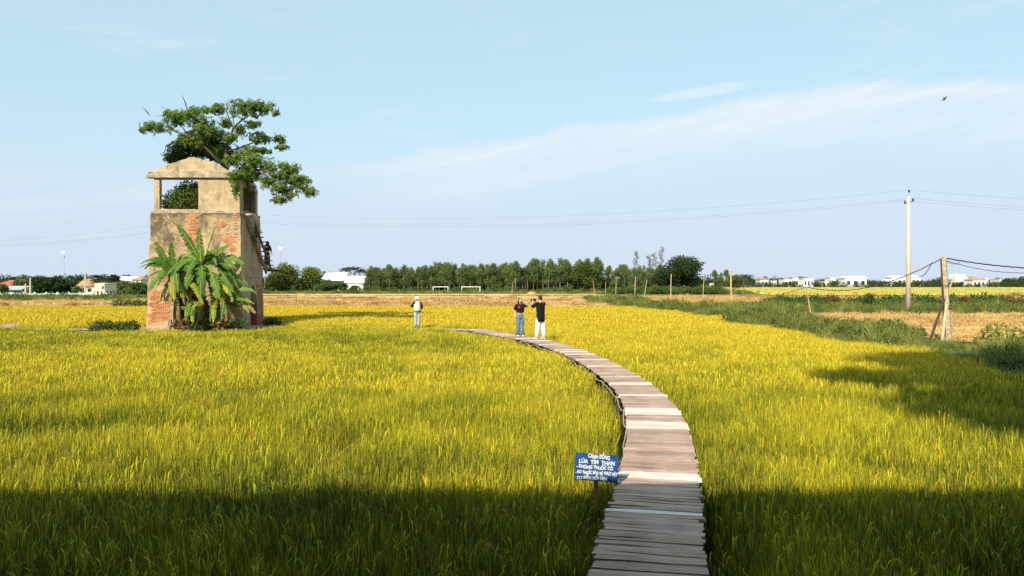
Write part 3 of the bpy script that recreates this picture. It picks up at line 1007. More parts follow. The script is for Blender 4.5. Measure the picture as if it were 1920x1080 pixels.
def build_walkway(path, label, n_single, skip_near=True, seed=5):
    random.seed(seed)
    fr = path_frames(path, 0.098)
    root = empty('slatted_walkway', (path[0].x, path[0].y, 0), label, 'walkway')
    org = Vector((path[0].x, path[0].y, 0))
    grey = [plank_mesh(WALK_W, 0.083, 0.034, 700 + k, M['plank']) for k in range(7)]
    pale = [plank_mesh(WALK_W + 0.03, 0.092, 0.034, 720 + k, M['plank_pale']) for k in range(4)]
    gm = [m.mesh('slat', M['plank']) for m in grey]
    pm = [m.mesh('slat', M['plank_pale']) for m in pale]
    rest_g, rest_p = MB(), MB()
    # pale replacement slats come singly or as short runs, as counted along the walk
    kinds = []
    i = 0
    while len(kinds) < len(fr):
        kinds += [0] * random.randint(5, 17) + [1] * random.choice((1, 1, 1, 2, 2, 3))
    forced = {}
    for k, (p, a) in enumerate(fr):                     # runs that show in the photo, by distance
        if path is PATH1:
            for y0, y1 in ((8.92, 9.22), (12.0, 12.62), (13.3, 13.95), (7.55, 7.66)):
                if y0 < p.y < y1: forced[k] = 1
            for y0, y1 in ((-1, 5.9), (6.2, 7.5), (7.7, 8.9), (9.3, 11.9), (12.7, 13.2), (14, 15.2)):
                if y0 < p.y < y1: forced[k] = 0
    single = 0
    for k, (p, a) in enumerate(fr):
        kind = forced.get(k, kinds[k])
        yaw = a - math.pi / 2 + random.gauss(0, 0.016)
        z = walk_z(p) - 0.018 + random.uniform(-0.008, 0.007) + (0.006 if kind else 0)
        side = Vector((math.cos(yaw), math.sin(yaw), 0)) * random.gauss(0, 0.010)
        loc = Vector((p.x, p.y, z)) + side
        tilt = random.gauss(0, 0.012)
        if p.y > 3.2 and single < n_single:
            o = link('slat', random.choice(pm if kind else gm), root, loc - org)
            o.rotation_euler = (tilt, random.gauss(0, 0.005), yaw)
            o.scale = (random.uniform(0.98, 1.025), random.uniform(0.86, 1.14), 1)
            single += 1
        else:
            src = random.choice(pale if kind else grey)
            mt = Matrix.Translation(loc - org) @ Matrix.Rotation(yaw, 4, 'Z') @ Matrix.Rotation(tilt, 4, 'X')
            (rest_p if kind else rest_g).add([mt @ Vector(v) for v in src.v], src.f, random.random())
    for mb, m in ((rest_g, 'plank'), (rest_p, 'plank_pale')):
        if mb.v:
            o = mb.build('far_slats', M[m], root)
            tag(o, kind='stuff')
    # stringers, posts, crossbars
    side_pts = {-1: [], 1: []}
    for p, a in path_frames(path, 0.5):
        nrm = Vector((-math.sin(a), math.cos(a), 0))
        for s in (-1, 1):
            side_pts[s].append(Vector((p.x, p.y, walk_z(p) - 0.085)) + nrm * s * 0.36 - org)
    for s in (-1, 1):
        MB().tube(side_pts[s], 0.045, 5).build('stringer', M['post'], root)
    pm_ = MB().tube([(0, 0, -0.1), (0.01, 0.0, 0.25), (0, 0.01, WALK_Z - 0.10)], [0.045, 0.04, 0.036], 6).mesh('post', M['post'])
    cb = MB().box((0, 0, 0), (0.86, 0.06, 0.05)).mesh('crossbar', M['post'])
    for p, a in path_frames(path, 1.25):
        nrm = Vector((-math.sin(a), math.cos(a), 0))
        for s in (-1, 1):
            link('post', pm_, root, Vector((p.x, p.y, walk_z(p) - WALK_Z)) + nrm * s * 0.40 - org)
        o = link('crossbar', cb, root, Vector((p.x, p.y, walk_z(p) - 0.16)) - org)
        o.rotation_euler = (0, 0, a - math.pi / 2)
    # pale cable slung along the left edge
    pts = []
    for k, (p, a) in enumerate(path_frames(path, 0.22)):
        if p.y < 9.5: continue
        nrm = Vector((-math.sin(a), math.cos(a), 0))
        sag = 0.07 * abs(math.sin(k * 0.37)) + 0.03 * math.sin(k * 0.9)
        pts.append(Vector((p.x, p.y, walk_z(p) - 0.06 - sag)) + nrm * (0.50 + 0.02 * math.sin(k * 0.7)) - org)
    if len(pts) > 3:
        MB().tube(pts, 0.011, 5).build('cable', M['cable'], root)
    return root


build_walkway(PATH1, 'long curved walkway of weathered wooden slats running from the foreground to the kiln', 296)
build_walkway(PATH2, 'short bend of slatted walkway emerging from the rice left of the kiln', 0, seed=9)


# ------------------------------------------------------------------ the kiln tower
TC = Vector((-17.37, 43.8, 0.0))
MX, MY = TC.x, TC.y


def mound_z(x, y):
    u = ((x - MX) / 5.0) ** 2 + ((y - 43.4) / 3.7) ** 2
    return -0.05 + 0.50 * max(0, 1 - u) ** 0.6 + 0.08 * noise.noise(Vector((x, y, 4)))


grid_sheet('earth_mound', MX - 5.3, MX + 5.3, 39.4, 47.4, 44, 34, mound_z, M['soil'])

kiln = empty('brick_kiln_tower', TC, 'ruined plastered brick kiln tower with open window and broken gable in the paddy', 'tower')


def taper(p):
    z = p.z
    s = 1 - 0.075 * min(1, max(0, (z - 0.4) / 6.4))
    q = Vector((MX + (p.x - MX) * s, MY + (p.y - MY) * s, z))
    return q


def rough(p, a=0.045):
    n = noise.noise_vector(p * 1.1) * a + noise.noise_vector(p * 3.1) * a * 0.5
    return p + n


def on_kiln(fn, a=0.05):
    return lambda u, w, z: rough(taper(fn(u, w, z)), a) - TC


def arch(u0, u1, zb, zs, zt, n=10, power=1.0):
    pts = [(u0, zb), (u0, zs)]
    for i in range(1, n):
        k = i / n
        pts.append((u0 + (u1 - u0) * k, zs + (zt - zs) * (math.sin(math.pi * k) ** power)))
    pts += [(u1, zs), (u1, zb)]
    return pts


XL, XR, YF, YB = -20.0, -14.72, 42.0, 45.6
link('front_wall', wall_mesh('front_wall', [(XL, 0.1), (XR, 0.1), (XR, 6.72), (XL, 6.72)], [arch(-18.55, -16.0, 0.25, 1.9, 3.2)], 0.42,
     on_kiln(lambda u, w, z: Vector((u, YF + w, z))), M['plaster'], 0.35), kiln)
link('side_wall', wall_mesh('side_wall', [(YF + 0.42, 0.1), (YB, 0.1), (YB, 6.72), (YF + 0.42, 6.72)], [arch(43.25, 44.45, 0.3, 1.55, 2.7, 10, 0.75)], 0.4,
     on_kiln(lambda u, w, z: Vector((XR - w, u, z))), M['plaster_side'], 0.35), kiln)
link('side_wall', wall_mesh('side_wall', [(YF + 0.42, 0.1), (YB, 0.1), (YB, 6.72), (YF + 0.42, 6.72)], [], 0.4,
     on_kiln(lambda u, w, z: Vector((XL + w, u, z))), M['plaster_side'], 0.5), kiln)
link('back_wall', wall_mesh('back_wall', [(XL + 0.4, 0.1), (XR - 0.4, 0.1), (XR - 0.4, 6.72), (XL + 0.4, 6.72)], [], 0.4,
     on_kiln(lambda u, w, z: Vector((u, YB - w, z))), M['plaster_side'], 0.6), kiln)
MB().box(Vector((MX, MY, 6.70)) - TC, (4.93, 3.42, 0.15)).build('floor_slab', M['slab'], kiln)
# thin ledge on the shaded side and the brick reveal of the doorway
MB().box(Vector((-14.78, 44.0, 3.2)) - TC, (0.10, 2.5, 0.07)).build('ledge', M['slab'], kiln)
# upper storey
up = lambda fn: (lambda u, w, z: rough(fn(u, w, z), 0.02) - TC)
link('upper_front_wall', wall_mesh('upper_front_wall', [(-19.66, 6.785), (-14.95, 6.785), (-14.95, 8.58), (-19.66, 8.58)],
     [[(-19.36, 6.88), (-17.22, 6.84), (-17.22, 8.50), (-19.36, 8.50)]], 0.28, up(lambda u, w, z: Vector((u, 42.20 + w, z))), M['plaster_up'], 0.3), kiln)
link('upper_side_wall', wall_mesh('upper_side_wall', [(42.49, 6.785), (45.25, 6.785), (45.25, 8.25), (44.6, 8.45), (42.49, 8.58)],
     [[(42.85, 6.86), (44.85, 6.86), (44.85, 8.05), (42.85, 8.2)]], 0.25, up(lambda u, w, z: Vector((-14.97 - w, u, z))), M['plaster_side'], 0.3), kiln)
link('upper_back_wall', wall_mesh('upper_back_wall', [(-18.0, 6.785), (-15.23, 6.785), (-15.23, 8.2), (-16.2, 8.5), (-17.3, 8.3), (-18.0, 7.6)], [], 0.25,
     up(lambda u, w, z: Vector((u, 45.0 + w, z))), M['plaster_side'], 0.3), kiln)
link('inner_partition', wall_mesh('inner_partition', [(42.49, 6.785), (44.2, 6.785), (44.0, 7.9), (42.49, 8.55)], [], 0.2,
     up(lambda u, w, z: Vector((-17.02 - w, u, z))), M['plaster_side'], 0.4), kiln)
link('roof_beam', wall_mesh('roof_beam', [(-20.05, 8.585), (-15.0, 8.585), (-15.05, 8.86), (-16.5, 8.93), (-19.3, 8.93), (-19.95, 8.76)], [], 0.55,
     up(lambda u, w, z: Vector((u, 42.03 + w, z))), M['slab'], 0.35), kiln)
gx = lambda px: (px - 960) / FPX * 42.25
gz = lambda py: CAM_Z - (py - HOR) / FPX * 42.25
gp = [(280, 326), (286, 321), (300, 318), (304, 315), (322, 309), (338, 304), (340, 302), (350, 300), (356, 297), (366, 296), (371, 298), (378, 299), (382, 303), (390, 302), (401, 306), (409, 311), (416, 312), (424, 318), (432, 321), (437, 325)]
link('gable', wall_mesh('gable', [(gx(437), 8.88), (gx(280), 8.88)] + [(gx(a), gz(b) + 0.02) for a, b in gp], [], 0.30,
     up(lambda u, w, z: Vector((u, 42.14 + w, z))), M['plaster_up'], 0.3), kiln)

MB().box(Vector((-16.0, 44.15, 8.50)) - TC, (2.0, 2.0, 0.12)).build('roof_slab', M['slab'], kiln)  # slab added under the foliage to keep the upper room dark
# stair up the shaded side
for k in range(11):
    f = k / 10
    y, z = 43.15 + 3.05 * f, 6.50 - 2.62 * f
    MB().box(Vector((-14.64 + 0.03 * (k % 2), y, z)) - TC, (0.56, 0.27, 0.065)).build('tread', M['tread'], kiln)
link('stair_stringer', wall_mesh('stair_stringer', [(43.0, 6.40), (46.2, 3.62), (46.2, 3.35), (43.0, 6.02)], [], 0.12,
     lambda u, w, z: rough(Vector((-14.84 + w, u, z)), 0.01) - TC, M['plaster_side'], 0.5), kiln)
link('stair_stringer', wall_mesh('stair_stringer', [(43.0, 6.36), (46.2, 3.58), (46.2, 3.38), (43.0, 6.12)], [], 0.06,
     lambda u, w, z: Vector((-14.46 + w, u, z)) - TC, M['post'], 0.5), kiln)
MB().box(Vector((-14.72, 42.9, 6.62)) - TC, (0.62, 0.55, 0.08)).build('stair_plank', M['tread'], kiln)
MB().box(Vector((-14.85, 46.72, 3.66)) - TC, (1.15, 1.0, 0.09)).build('stair_landing', M['tread'], kiln)
MB().box(Vector((-14.55, 46.9, 3.57)) - TC, (0.95, 0.12, 0.10)).build('landing_beam', M['post'], kiln)
for x, y in ((-15.35, 47.1), (-15.35, 46.3)):
    MB().tube([Vector((x, y, 0.0)) - TC, Vector((x, y, 3.62)) - TC], 0.07, 6).build('landing_post', M['post'], kiln)
for k in range(9):                                        # second flight, down behind the tower
    MB().box(Vector((-15.6 - 0.36 * k, 46.9, 3.35 - 0.36 * k)) - TC, (0.34, 0.7, 0.06)).build('tread', M['tread'], kiln)

# bare brick where the plaster has fallen: joined pieces, each with its own edges
random.seed(21)
bk = MB()
M['brick'] = leafy('bare_brick', (0.36, 0.115, 0.04), (0.62, 0.32, 0.14), 0.0, 1.6)
patches = [(362, 398, 12, 5), (358, 425, 11, 32), (352, 456, 9, 14), (417, 420, 12, 5), (433, 447, 14, 7), (441, 462, 11, 9), (448, 440, 4, 45), (300, 572, 22, 12), (306, 592, 28, 9), (290, 555, 10, 10),
           (325, 548, 9, 14), (436, 565, 10, 26), (447, 545, 5, 30), (420, 505, 8, 6), (352, 500, 8, 8)]
row = 0
z = 0.42
while z < 6.66:
    x = XL + 0.12 + (0.115 if row % 2 else 0)
    while x < XR - 0.2:
        px, py = 960 + x / 42.0 * FPX, HOR + (CAM_Z - z) / 42.0 * FPX
        dm = min(((px - a) / c) ** 2 + ((py - b) / d) ** 2 for a, b, c, d in patches)
        inside = dm < 1.5 + 1.6 * noise.noise(Vector((x * 1.7, z * 2.2, 6))) + random.uniform(-.9, .5)
        q = Vector((x, YF, z))
        in_arch = -18.7 < x < -15.85 and z < 1.95 + 1.4 * math.sin(math.pi * min(1, max(0, (x + 18.55) / 2.55)))
        if inside and not in_arch and random.random() < 0.93:
            pr = random.uniform(0.010, 0.034)
            c = taper(q) + Vector((0, -pr / 2 + 0.02, 0))
            bk.box(c - TC, (0.215 * random.uniform(0.9, 1.0), pr + 0.05, 0.064), None, random.random())
        x += 0.232
    z += 0.077
    row += 1
o = bk.build('bare_bricks', M['brick'], kiln)
tag(o, 'orange bare bricks where plaster has fallen', kind='stuff')
M['brickred'] = leafy('doorway_red_brick', (0.26, 0.06, 0.03), (0.42, 0.13, 0.06), 0.0, 1.5)  # darker red is the doorway bricks' own colour
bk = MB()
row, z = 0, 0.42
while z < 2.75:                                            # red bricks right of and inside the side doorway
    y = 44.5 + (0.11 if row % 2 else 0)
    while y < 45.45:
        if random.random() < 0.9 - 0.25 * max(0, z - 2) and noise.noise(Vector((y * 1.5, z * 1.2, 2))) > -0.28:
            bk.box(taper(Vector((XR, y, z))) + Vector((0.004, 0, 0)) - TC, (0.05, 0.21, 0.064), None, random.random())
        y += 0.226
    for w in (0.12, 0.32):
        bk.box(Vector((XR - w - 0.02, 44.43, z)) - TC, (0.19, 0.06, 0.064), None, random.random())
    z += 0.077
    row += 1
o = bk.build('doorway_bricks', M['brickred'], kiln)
tag(o, 'dark red bare bricks around the side doorway', kind='stuff')


# ------------------------------------------------------------------ tree growing out of the tower
M['bark_kiln'] = simple('dark_branch_bark', (0.10, 0.078, 0.052), 0.9, 0.3, 6, 0.4)
ktree = empty('kiln_tree', (-16.2, 44.0, 6.78), 'wide flat-topped green tree growing out of the top of the kiln tower', 'tree')
KO = Vector((-16.2, 44.0, 6.78))
TD = 43.7


def kp(px, py, dd=0.0):
    return W(px, py, TD + dd) - KO


tb = MB()
branches = [([(432, 392, .3), (430, 350, .3), (427, 318, .2), (424, 285, 0)], .17, .12),
            ([(424, 285, 0), (432, 262, 0), (438, 240, -.2), (455, 225, -.4), (482, 208, -.6), (505, 203, -.7)], .11, .03),
            ([(438, 240, -.2), (430, 222, 0), (425, 205, .2), (408, 208, .3)], .06, .02),
            ([(427, 318, .2), (408, 300, -.3), (385, 276, -.6), (355, 256, -.8), (325, 245, -.9), (285, 238, -1.0)], .13, .03),
            ([(385, 276, -.6), (375, 250, -.8), (365, 230, -1), (345, 218, -1)], .07, .02),
            ([(355, 256, -.8), (340, 235, -.2), (320, 218, .2)], .05, .02),
            ([(430, 350, .3), (455, 325, -.4), (490, 318, -1.0), (525, 330, -1.3), (560, 348, -1.5), (580, 362, -1.6)], .12, .03),
            ([(490, 318, -1.0), (520, 350, -1.2), (525, 375, -1.3)], .05, .02),
            ([(424, 285, 0), (450, 278, .3), (480, 266, .5), (520, 264, .6), (538, 275, .7)], .08, .02),
            ([(427, 318, .2), (400, 295, 1.2), (370, 280, 1.8), (335, 285, 2.0)], .09, .03),
            ([(432, 392, .3), (445, 372, -1.0), (442, 345, -1.8), (438, 332, -2.0)], .05, .02)]
for pts, r0, r1 in branches:
    P = [kp(*q) for q in pts]
    n = len(P)
    tb.tube(P, [.72 * (r0 + (r1 - r0) * i / (n - 1)) for i in range(n)], 7)
    for _ in range(7):                                   # twigs
        q0 = P[random.randrange(1, n)]
        q1 = q0 + Vector((random.uniform(-.9, .9), random.uniform(-.5, .5), random.uniform(-.1, .6)))
        tb.tube([q0, q0.lerp(q1, .5) + Vector((0, 0, .06)), q1], [.022, .014, .006], 5)
tb.build('trunk', M['bark_kiln'], ktree, True)
lobes = [(296, 238, 34, 12, -.9), (345, 222, 34, 15, -.9), (376, 236, 38, 20, -.6), (322, 214, 18, 9, 0), (388, 203, 12, 9, -.4), (408, 209, 17, 13, .3), (458, 205, 32, 17, -.5), (497, 204, 22, 13, -.7),
         (515, 213, 8, 7, -.7), (474, 232, 18, 8, -.3), (430, 256, 22, 12, 0), (350, 262, 36, 14, -.3), (488, 263, 30, 14, .5), (522, 262, 16, 9, .6), (533, 276, 16, 6, .7), (496, 282, 18, 7, .5),
         (438, 298, 30, 16, 0), (482, 308, 42, 20, -.9), (522, 328, 36, 18, -1.2), (556, 342, 24, 13, -1.5), (574, 358, 22, 9, -1.6), (536, 358, 30, 14, -1.3), (526, 375, 18, 8, -1.3), (463, 334, 26, 13, -.5),
         (440, 333, 17, 12, -1.9), (443, 356, 9, 18, -1.9), (502, 342, 22, 12, -1.0), (470, 355, 12, 9, -.3), (408, 282, 24, 14, .2), (402, 250, 28, 13, .1), (452, 244, 18, 10, 0), (470, 286, 28, 12, 0), (425, 232, 16, 9, .1), (542, 316, 24, 12, -1.2), (567, 332, 18, 10, -1.4), (365, 212, 22, 10, -.6), (480, 200, 20, 10, -.5)]
cm = MB()
k = 43.7 / FPX
random.seed(33)
for a, b, rx, ry, dd in lobes:
    area = math.pi * rx * ry * k * k
    for _ in range(5 if rx > 15 else 3):
        ax, ay = a + random.uniform(-.55, .55) * rx, b + random.uniform(-.5, .5) * ry
        leaf_mass(cm, kp(ax, ay, dd + random.uniform(-.4, .4)), (rx * k * .80, max(0.35, min(1.0, rx * k * 0.6)), ry * k * .95), int(27 * area) + 6, 0.18, 0.066, star=6, shell=0.0, gap=0.33)
o = cm.build('crown', M['leaf_kiln'], ktree)
cm = MB()
for a, b, rx, ry, dd in [(348, 283, 38, 24, 1.6), (392, 275, 42, 26, 1.4), (322, 297, 13, 12, 1.8), (420, 292, 30, 20, 1.6), (360, 262, 26, 16, 1.2), (462, 330, 22, 20, 1.2)]:
    area = math.pi * rx * ry * k * k
    leaf_mass(cm, kp(a, b, dd), (rx * k, 1.0, ry * k), int(150 * area), 0.22, 0.12, star=3, shell=0.3)
o = cm.build('inner_crown', M['leaf_dark'], ktree)
tag(o, 'dense dark foliage behind the gable')
for a, b, c, d in [(269, 202, 282, 217), (342, 178, 352, 208), (424, 190, 426, 214), (428, 187, 440, 235), (520, 194, 500, 197), (523, 200, 519, 215)]:   # long dry pods at the twig ends
    p0, p1 = kp(a, b, -.5), kp(c, d, -.5)
    mid = (p0 + p1) / 2 + Vector((0.06, 0, -0.05))
    MB().tube([p0, mid, p1], [0.008, 0.035, 0.02], 5).build('pod', M['darkbark'], ktree)

# bush in the open window, a dry one beside it, a tuft on the stair
def bush(name, base, lob, n, L, mat, label, cat='bush', group=None, stem=None, star=1, seed=1, shell=0.3):
    random.seed(seed)
    root = empty(name, base, label, cat, group)
    mb = MB()
    st = MB()
    for c, rad in lob:
        leaf_mass(mb, c, rad, int(n), L, L * 0.45, star=star, shell=shell, gap=0.2)
        for _ in range(3):
            v = rvec()
            e = Vector(c) + Vector((v.x * rad[0], v.y * rad[1], abs(v.z) * rad[2])) * 0.7
            st.tube([Vector((e.x * 0.15, e.y * 0.15, -0.05)), Vector((e.x * 0.5, e.y * 0.5, e.z * 0.55)), e], [0.025, 0.016, 0.006], 5)
    mb.build('foliage', mat, root)
    st.build('stem', stem or M['bark'], root)
    return root


bush('window_bush', (-18.5, 42.95, 6.78), [((0, 0, .6), (.85, .6, .7)), ((.4, .1, .95), (.7, .5, .62)), ((-.5, .2, .4), (.6, .4, .5)), ((.1, .6, 1.0), (.75, .4, .6)), ((.6, .3, .5), (.6, .5, .6))], 700, 0.17, M['leaf_kiln'], 'leafy green bush inside the open window of the kiln tower', seed=41).scale = (1.12, 1, 1.12)
bush('dry_bush', (-17.7, 43.0, 6.78), [((0, 0, .65), (.50, .4, .85)), ((-.3, .1, .4), (.5, .35, .5)), ((.1, .1, 1.3), (.35, .3, .45))], 520, 0.11, M['leaf_dry'], 'brown withered bush at the right of the open kiln window', seed=42)
bush('stair_plant', (-14.62, 43.95, 5.55), [((0, 0, .35), (.18, .25, .45)), ((-.05, -.15, -.1), (.15, .2, .35))], 60, 0.15, M['leaf_bush'], 'small pale plant growing from the kiln stair', 'plant', seed=43)


# ------------------------------------------------------------------ banana plants before the tower
def banana_leaf(base, tip, rise, wid, mat, parent, torn=0.4, org=Vector((0, 0, 0))):
    base, tip = Vector(base), Vector(tip)
    n = 20
    lr = random.uniform(.15, .85)
    d = tip - base
    facing = Vector((random.uniform(-.5, .5), random.uniform(-1.0, -.2), random.uniform(.3, 1.1)))
    side = d.cross(facing)
    if side.length < 0.1:
        side = Vector((1, 0.2, 0))
    side.normalize()
    rib = []
    for i in range(n + 1):
        u = i / n
        rib.append(base + d * u + Vector((0, 0, rise * 4 * u * (1 - u))))
    mb = MB()
    dr = random.uniform(0.05, 0.35)
    for s in (-1, 1):
        tear = 0.0
        for i in range(1, n):
            u0, u1 = i / n, (i + 1) / n
            w0 = wid * (math.sin(math.pi * min(1, u0 * 0.93 + 0.05)) ** 0.55) * (0.35 if i == 1 else 1)
            w1 = wid * (math.sin(math.pi * min(1, u1 * 0.93 + 0.05)) ** 0.55) * (1 if u1 < 0.99 else 0.15)
            if random.random() < torn:
                tear = random.uniform(-0.15, 0.5)
            dn = Vector((0, 0, -1)) * (dr + tear)
            tg = (rib[min(n, i + 1)] - rib[i]).normalized()
            a = rib[i] + (side * s + dn + tg * 0.25) * w0
            gapk = random.uniform(.6, .9) if random.random() < torn else 1.0
            b = rib[i] + (rib[i + 1] - rib[i]) * gapk + (side * s + dn + tg * 0.25) * w1
            r = lr + random.uniform(-.15, .15)
            mb.add([rib[i], rib[i + 1], b, a], [(0, 1, 2, 3)] if s > 0 else [(3, 2, 1, 0)], r, [u0, u1, u1, u0])
    o = mb.build('leaf', mat, parent)
    rm = MB().tube([p + Vector((0, 0, .004)) for p in rib], [0.032 - 0.026 * i / n for i in range(n + 1)], 5)
    rm.build('midrib', M['banana_rib'], o)
    return o


def banana(px, base_py, d, crown_py, leaves, label, seed, rad=0.14, lean=0, extra=24):
    random.seed(seed)
    b = W(px, base_py, d)
    root = empty('banana_plant', b, label, 'banana plant', 'banana plants before the kiln')
    top = W(px + lean, crown_py, d) - b
    MB().tube([Vector((0, 0, -0.15)), top * 0.35 + Vector((0.03, 0, 0)), top * 0.75, top * 1.05], [rad, rad * 0.85, rad * 0.65, rad * 0.35], 9).build('stem', M['banana_stem'], root, True)
    for _ in range(extra):                                # fill of arching and hanging leaves all round
        a = random.uniform(0, 6.283)
        L = random.uniform(30, 78) if rad > .08 else random.uniform(10, 20)
        leaves = leaves + [(px + lean + L * math.cos(a), crown_py + random.uniform(-26, 62) * (1 if rad > .08 else .3), random.uniform(.25, .75), random.uniform(.11, .17), random.choice((0, 0, 0, 0, 0, 1, 2, 2)), 1.3 * math.sin(a) - .2)]
    for lp in leaves:
        tx, ty, rise, wid, kind = lp[:5]
        dd = lp[5] if len(lp) > 5 else random.uniform(-0.7, 0.3)
        tip = W(tx, ty, d + dd) - b
        o = banana_leaf(top * random.uniform(0.92, 1.03), tip, rise, wid * 1.08, M[('banana', 'banana_old', 'banana_dead')[kind]], root, 0.5 if kind < 2 else 0.8)
        if kind == 1: tag(o, 'yellowing banana leaf')
        if kind == 2: tag(o, 'dead brown banana leaf')
    return root


banana(374, 612, 40.6, 498, [(333, 420, .10, .19, 0), (373, 426, .05, .17, 0), (404, 424, .08, .17, 0, -.4), (430, 459, .25, .20, 0), (458, 493, .45, .22, 0), (455, 532, .55, .20, 0), (438, 548, .55, .22, 0, -1.2),
                             (411, 561, .6, .24, 0, -1.4), (376, 556, .45, .20, 0, -1.5), (345, 500, .35, .20, 0), (330, 515, .5, .2, 0), (437, 560, .3, .16, 1, -1.0), (400, 470, .25, .19, 0, .3), (352, 470, .2, .18, 0, .3),
                             (425, 595, .2, .15, 2, -.4), (440, 600, .2, .14, 2, -.2), (395, 575, .15, .14, 2, -.5), (352, 570, .2, .14, 2, -.4), (430, 505, .5, .2, 0, -.9), (380, 530, .5, .2, 0, -1.6), (392, 545, .5, .18, 0, .2)],
       'tallest banana plant, with upright leaves, before the kiln arch', 51, .16, 4)
banana(338, 612, 40.7, 515, [(291, 452, .08, .19, 0), (321, 453, .05, .16, 0), (288, 482, .25, .22, 0), (271, 503, .45, .19, 0), (268, 533, .55, .19, 0), (276, 549, .5, .22, 0, -1.2), (305, 520, .35, .17, 0, -.9), (320, 552, .4, .15, 1, -.8),
                             (350, 480, .2, .17, 0), (360, 505, .35, .2, 0, -.9), (300, 566, .25, .15, 2, -.5), (318, 575, .2, .14, 2, -.5), (312, 488, .15, .18, 0, -.7), (335, 540, .4, .18, 0, -1.2)],
       'left-hand banana plant with arching leaves beside the kiln wall', 52, .15, -14)
banana(362, 616, 39.9, 588, [(340, 575, .08, .13, 0), (352, 568, .06, .12, 0), (362, 562, .04, .11, 0), (384, 588, .12, .13, 0), (376, 572, .08, .12, 0), (345, 592, .1, .1, 1), (378, 600, .1, .1, 0)],
       'small young banana plant at the foot of the kiln', 53, .06)
banana(402, 612, 40.9, 545, [(432, 520, .2, .17, 0), (420, 555, .3, .18, 0, -.8), (385, 520, .15, .16, 0), (408, 505, .05, .15, 0), (372, 565, .3, .16, 0, -.8), (440, 575, .35, .16, 2), (415, 590, .25, .15, 2, -.6), (396, 590, .2, .13, 2, -.5)],
       'short banana plant with dead leaves near the kiln corner', 54, .11, 3)


banana(424, 612, 40.3, 572, [(410, 545, .1, .15, 0), (428, 540, .08, .14, 0), (446, 555, .12, .15, 0), (452, 580, .2, .14, 0)], 'rightmost low banana shoot at the kiln corner', 56, .09, 0, 6)


def ground_bush(px, py, d, wpx, hpx, mat, label, seed, L=0.16, n=1.0, name='bush', group=None, dens=150):
    b = W(px, py, d)
    w, h = wpx / FPX * d, hpx / FPX * d
    lob = []
    random.seed(seed)
    m = max(1, int(w / (h * 1.1)))
    for i in range(m):
        x = (i + 0.5) / m - 0.5
        hh = h * random.uniform(0.75, 1.05)
        lob.append(((x * w * 0.9, random.uniform(-.2, .2), hh * 0.45), (w / m * 0.62, max(0.3, h * 0.7), hh * 0.55)))
    return bush(name, b, lob, dens * n * 2.6, L * 1.25, mat, label, seed=seed, group=group)


ground_bush(215, 620, 39.5, 96, 20, M['weed'], 'low trailing green bush on the left of the kiln mound', 61, 0.13, dens=110)
ground_bush(512, 609, 43.5, 30, 13, M['weed'], 'small dark bush at the right foot of the kiln', 62, 0.13)
ground_bush(425, 614, 40.6, 26, 18, M['weed'], 'low weeds beneath the dead banana leaves', 63, 0.14)
ground_bush(345, 617, 40.0, 40, 20, M['leaf_dry'], 'brown withered undergrowth below the left banana plant', 65, 0.2, dens=60)
ground_bush(398, 617, 40.0, 56, 24, M['leaf_dry'], 'brown withered undergrowth below the tallest banana plant', 66, 0.2, dens=60)
ground_bush(372, 618, 39.6, 34, 14, M['weed'], 'fresh green weeds around the youngest banana plant', 67, 0.16, dens=60)
ground_bush(446, 615, 40.2, 24, 16, M['weed'], 'green weeds at the front corner of the kiln', 68, 0.16, dens=60)
ground_bush(248, 579, 85, 76, 19, M['weed'], 'long green thicket in the stubble left of the kiln', 64, 0.32, dens=120)


# ------------------------------------------------------------------ straw heaps
def straw_heap(px, py, wpx, hpx, label, seed, mat='straw'):
    random.seed(seed)
    b = G(px, py, 0.05)
    w, h = wpx / FPX * b.y, hpx / FPX * b.y
    root = empty('straw_heap', b, label, 'straw heap', 'straw heaps on the cut fields')
    mb = MB()
    n = 22
    mb.blob((0, 0, 0.0), (w * 0.46, w * 0.36, h * 0.85), 14, 8, 0.10)
    mb.build('heap', M[mat], root, True)
    st = MB()
    for _ in range(260):
        v = rvec()
        v.z = abs(v.z)
        p = Vector((v.x * w * .47, v.y * w * .37, v.z * h * .87))
        q = (rvec() + Vector((0, 0, .1))) * h * random.uniform(.15, .4)
        s = q.cross(v).normalized() * 0.018 * max(1, b.y / 90)
        st.add([p - s, p + s, p + q * .6 + Vector((0, 0, -.02)) + s * .5, p + q], [(0, 1, 2), (0, 2, 3)], random.random())
    o = st.build('loose_straw', M[mat], root)
    tag(o, kind='stuff')
    return root


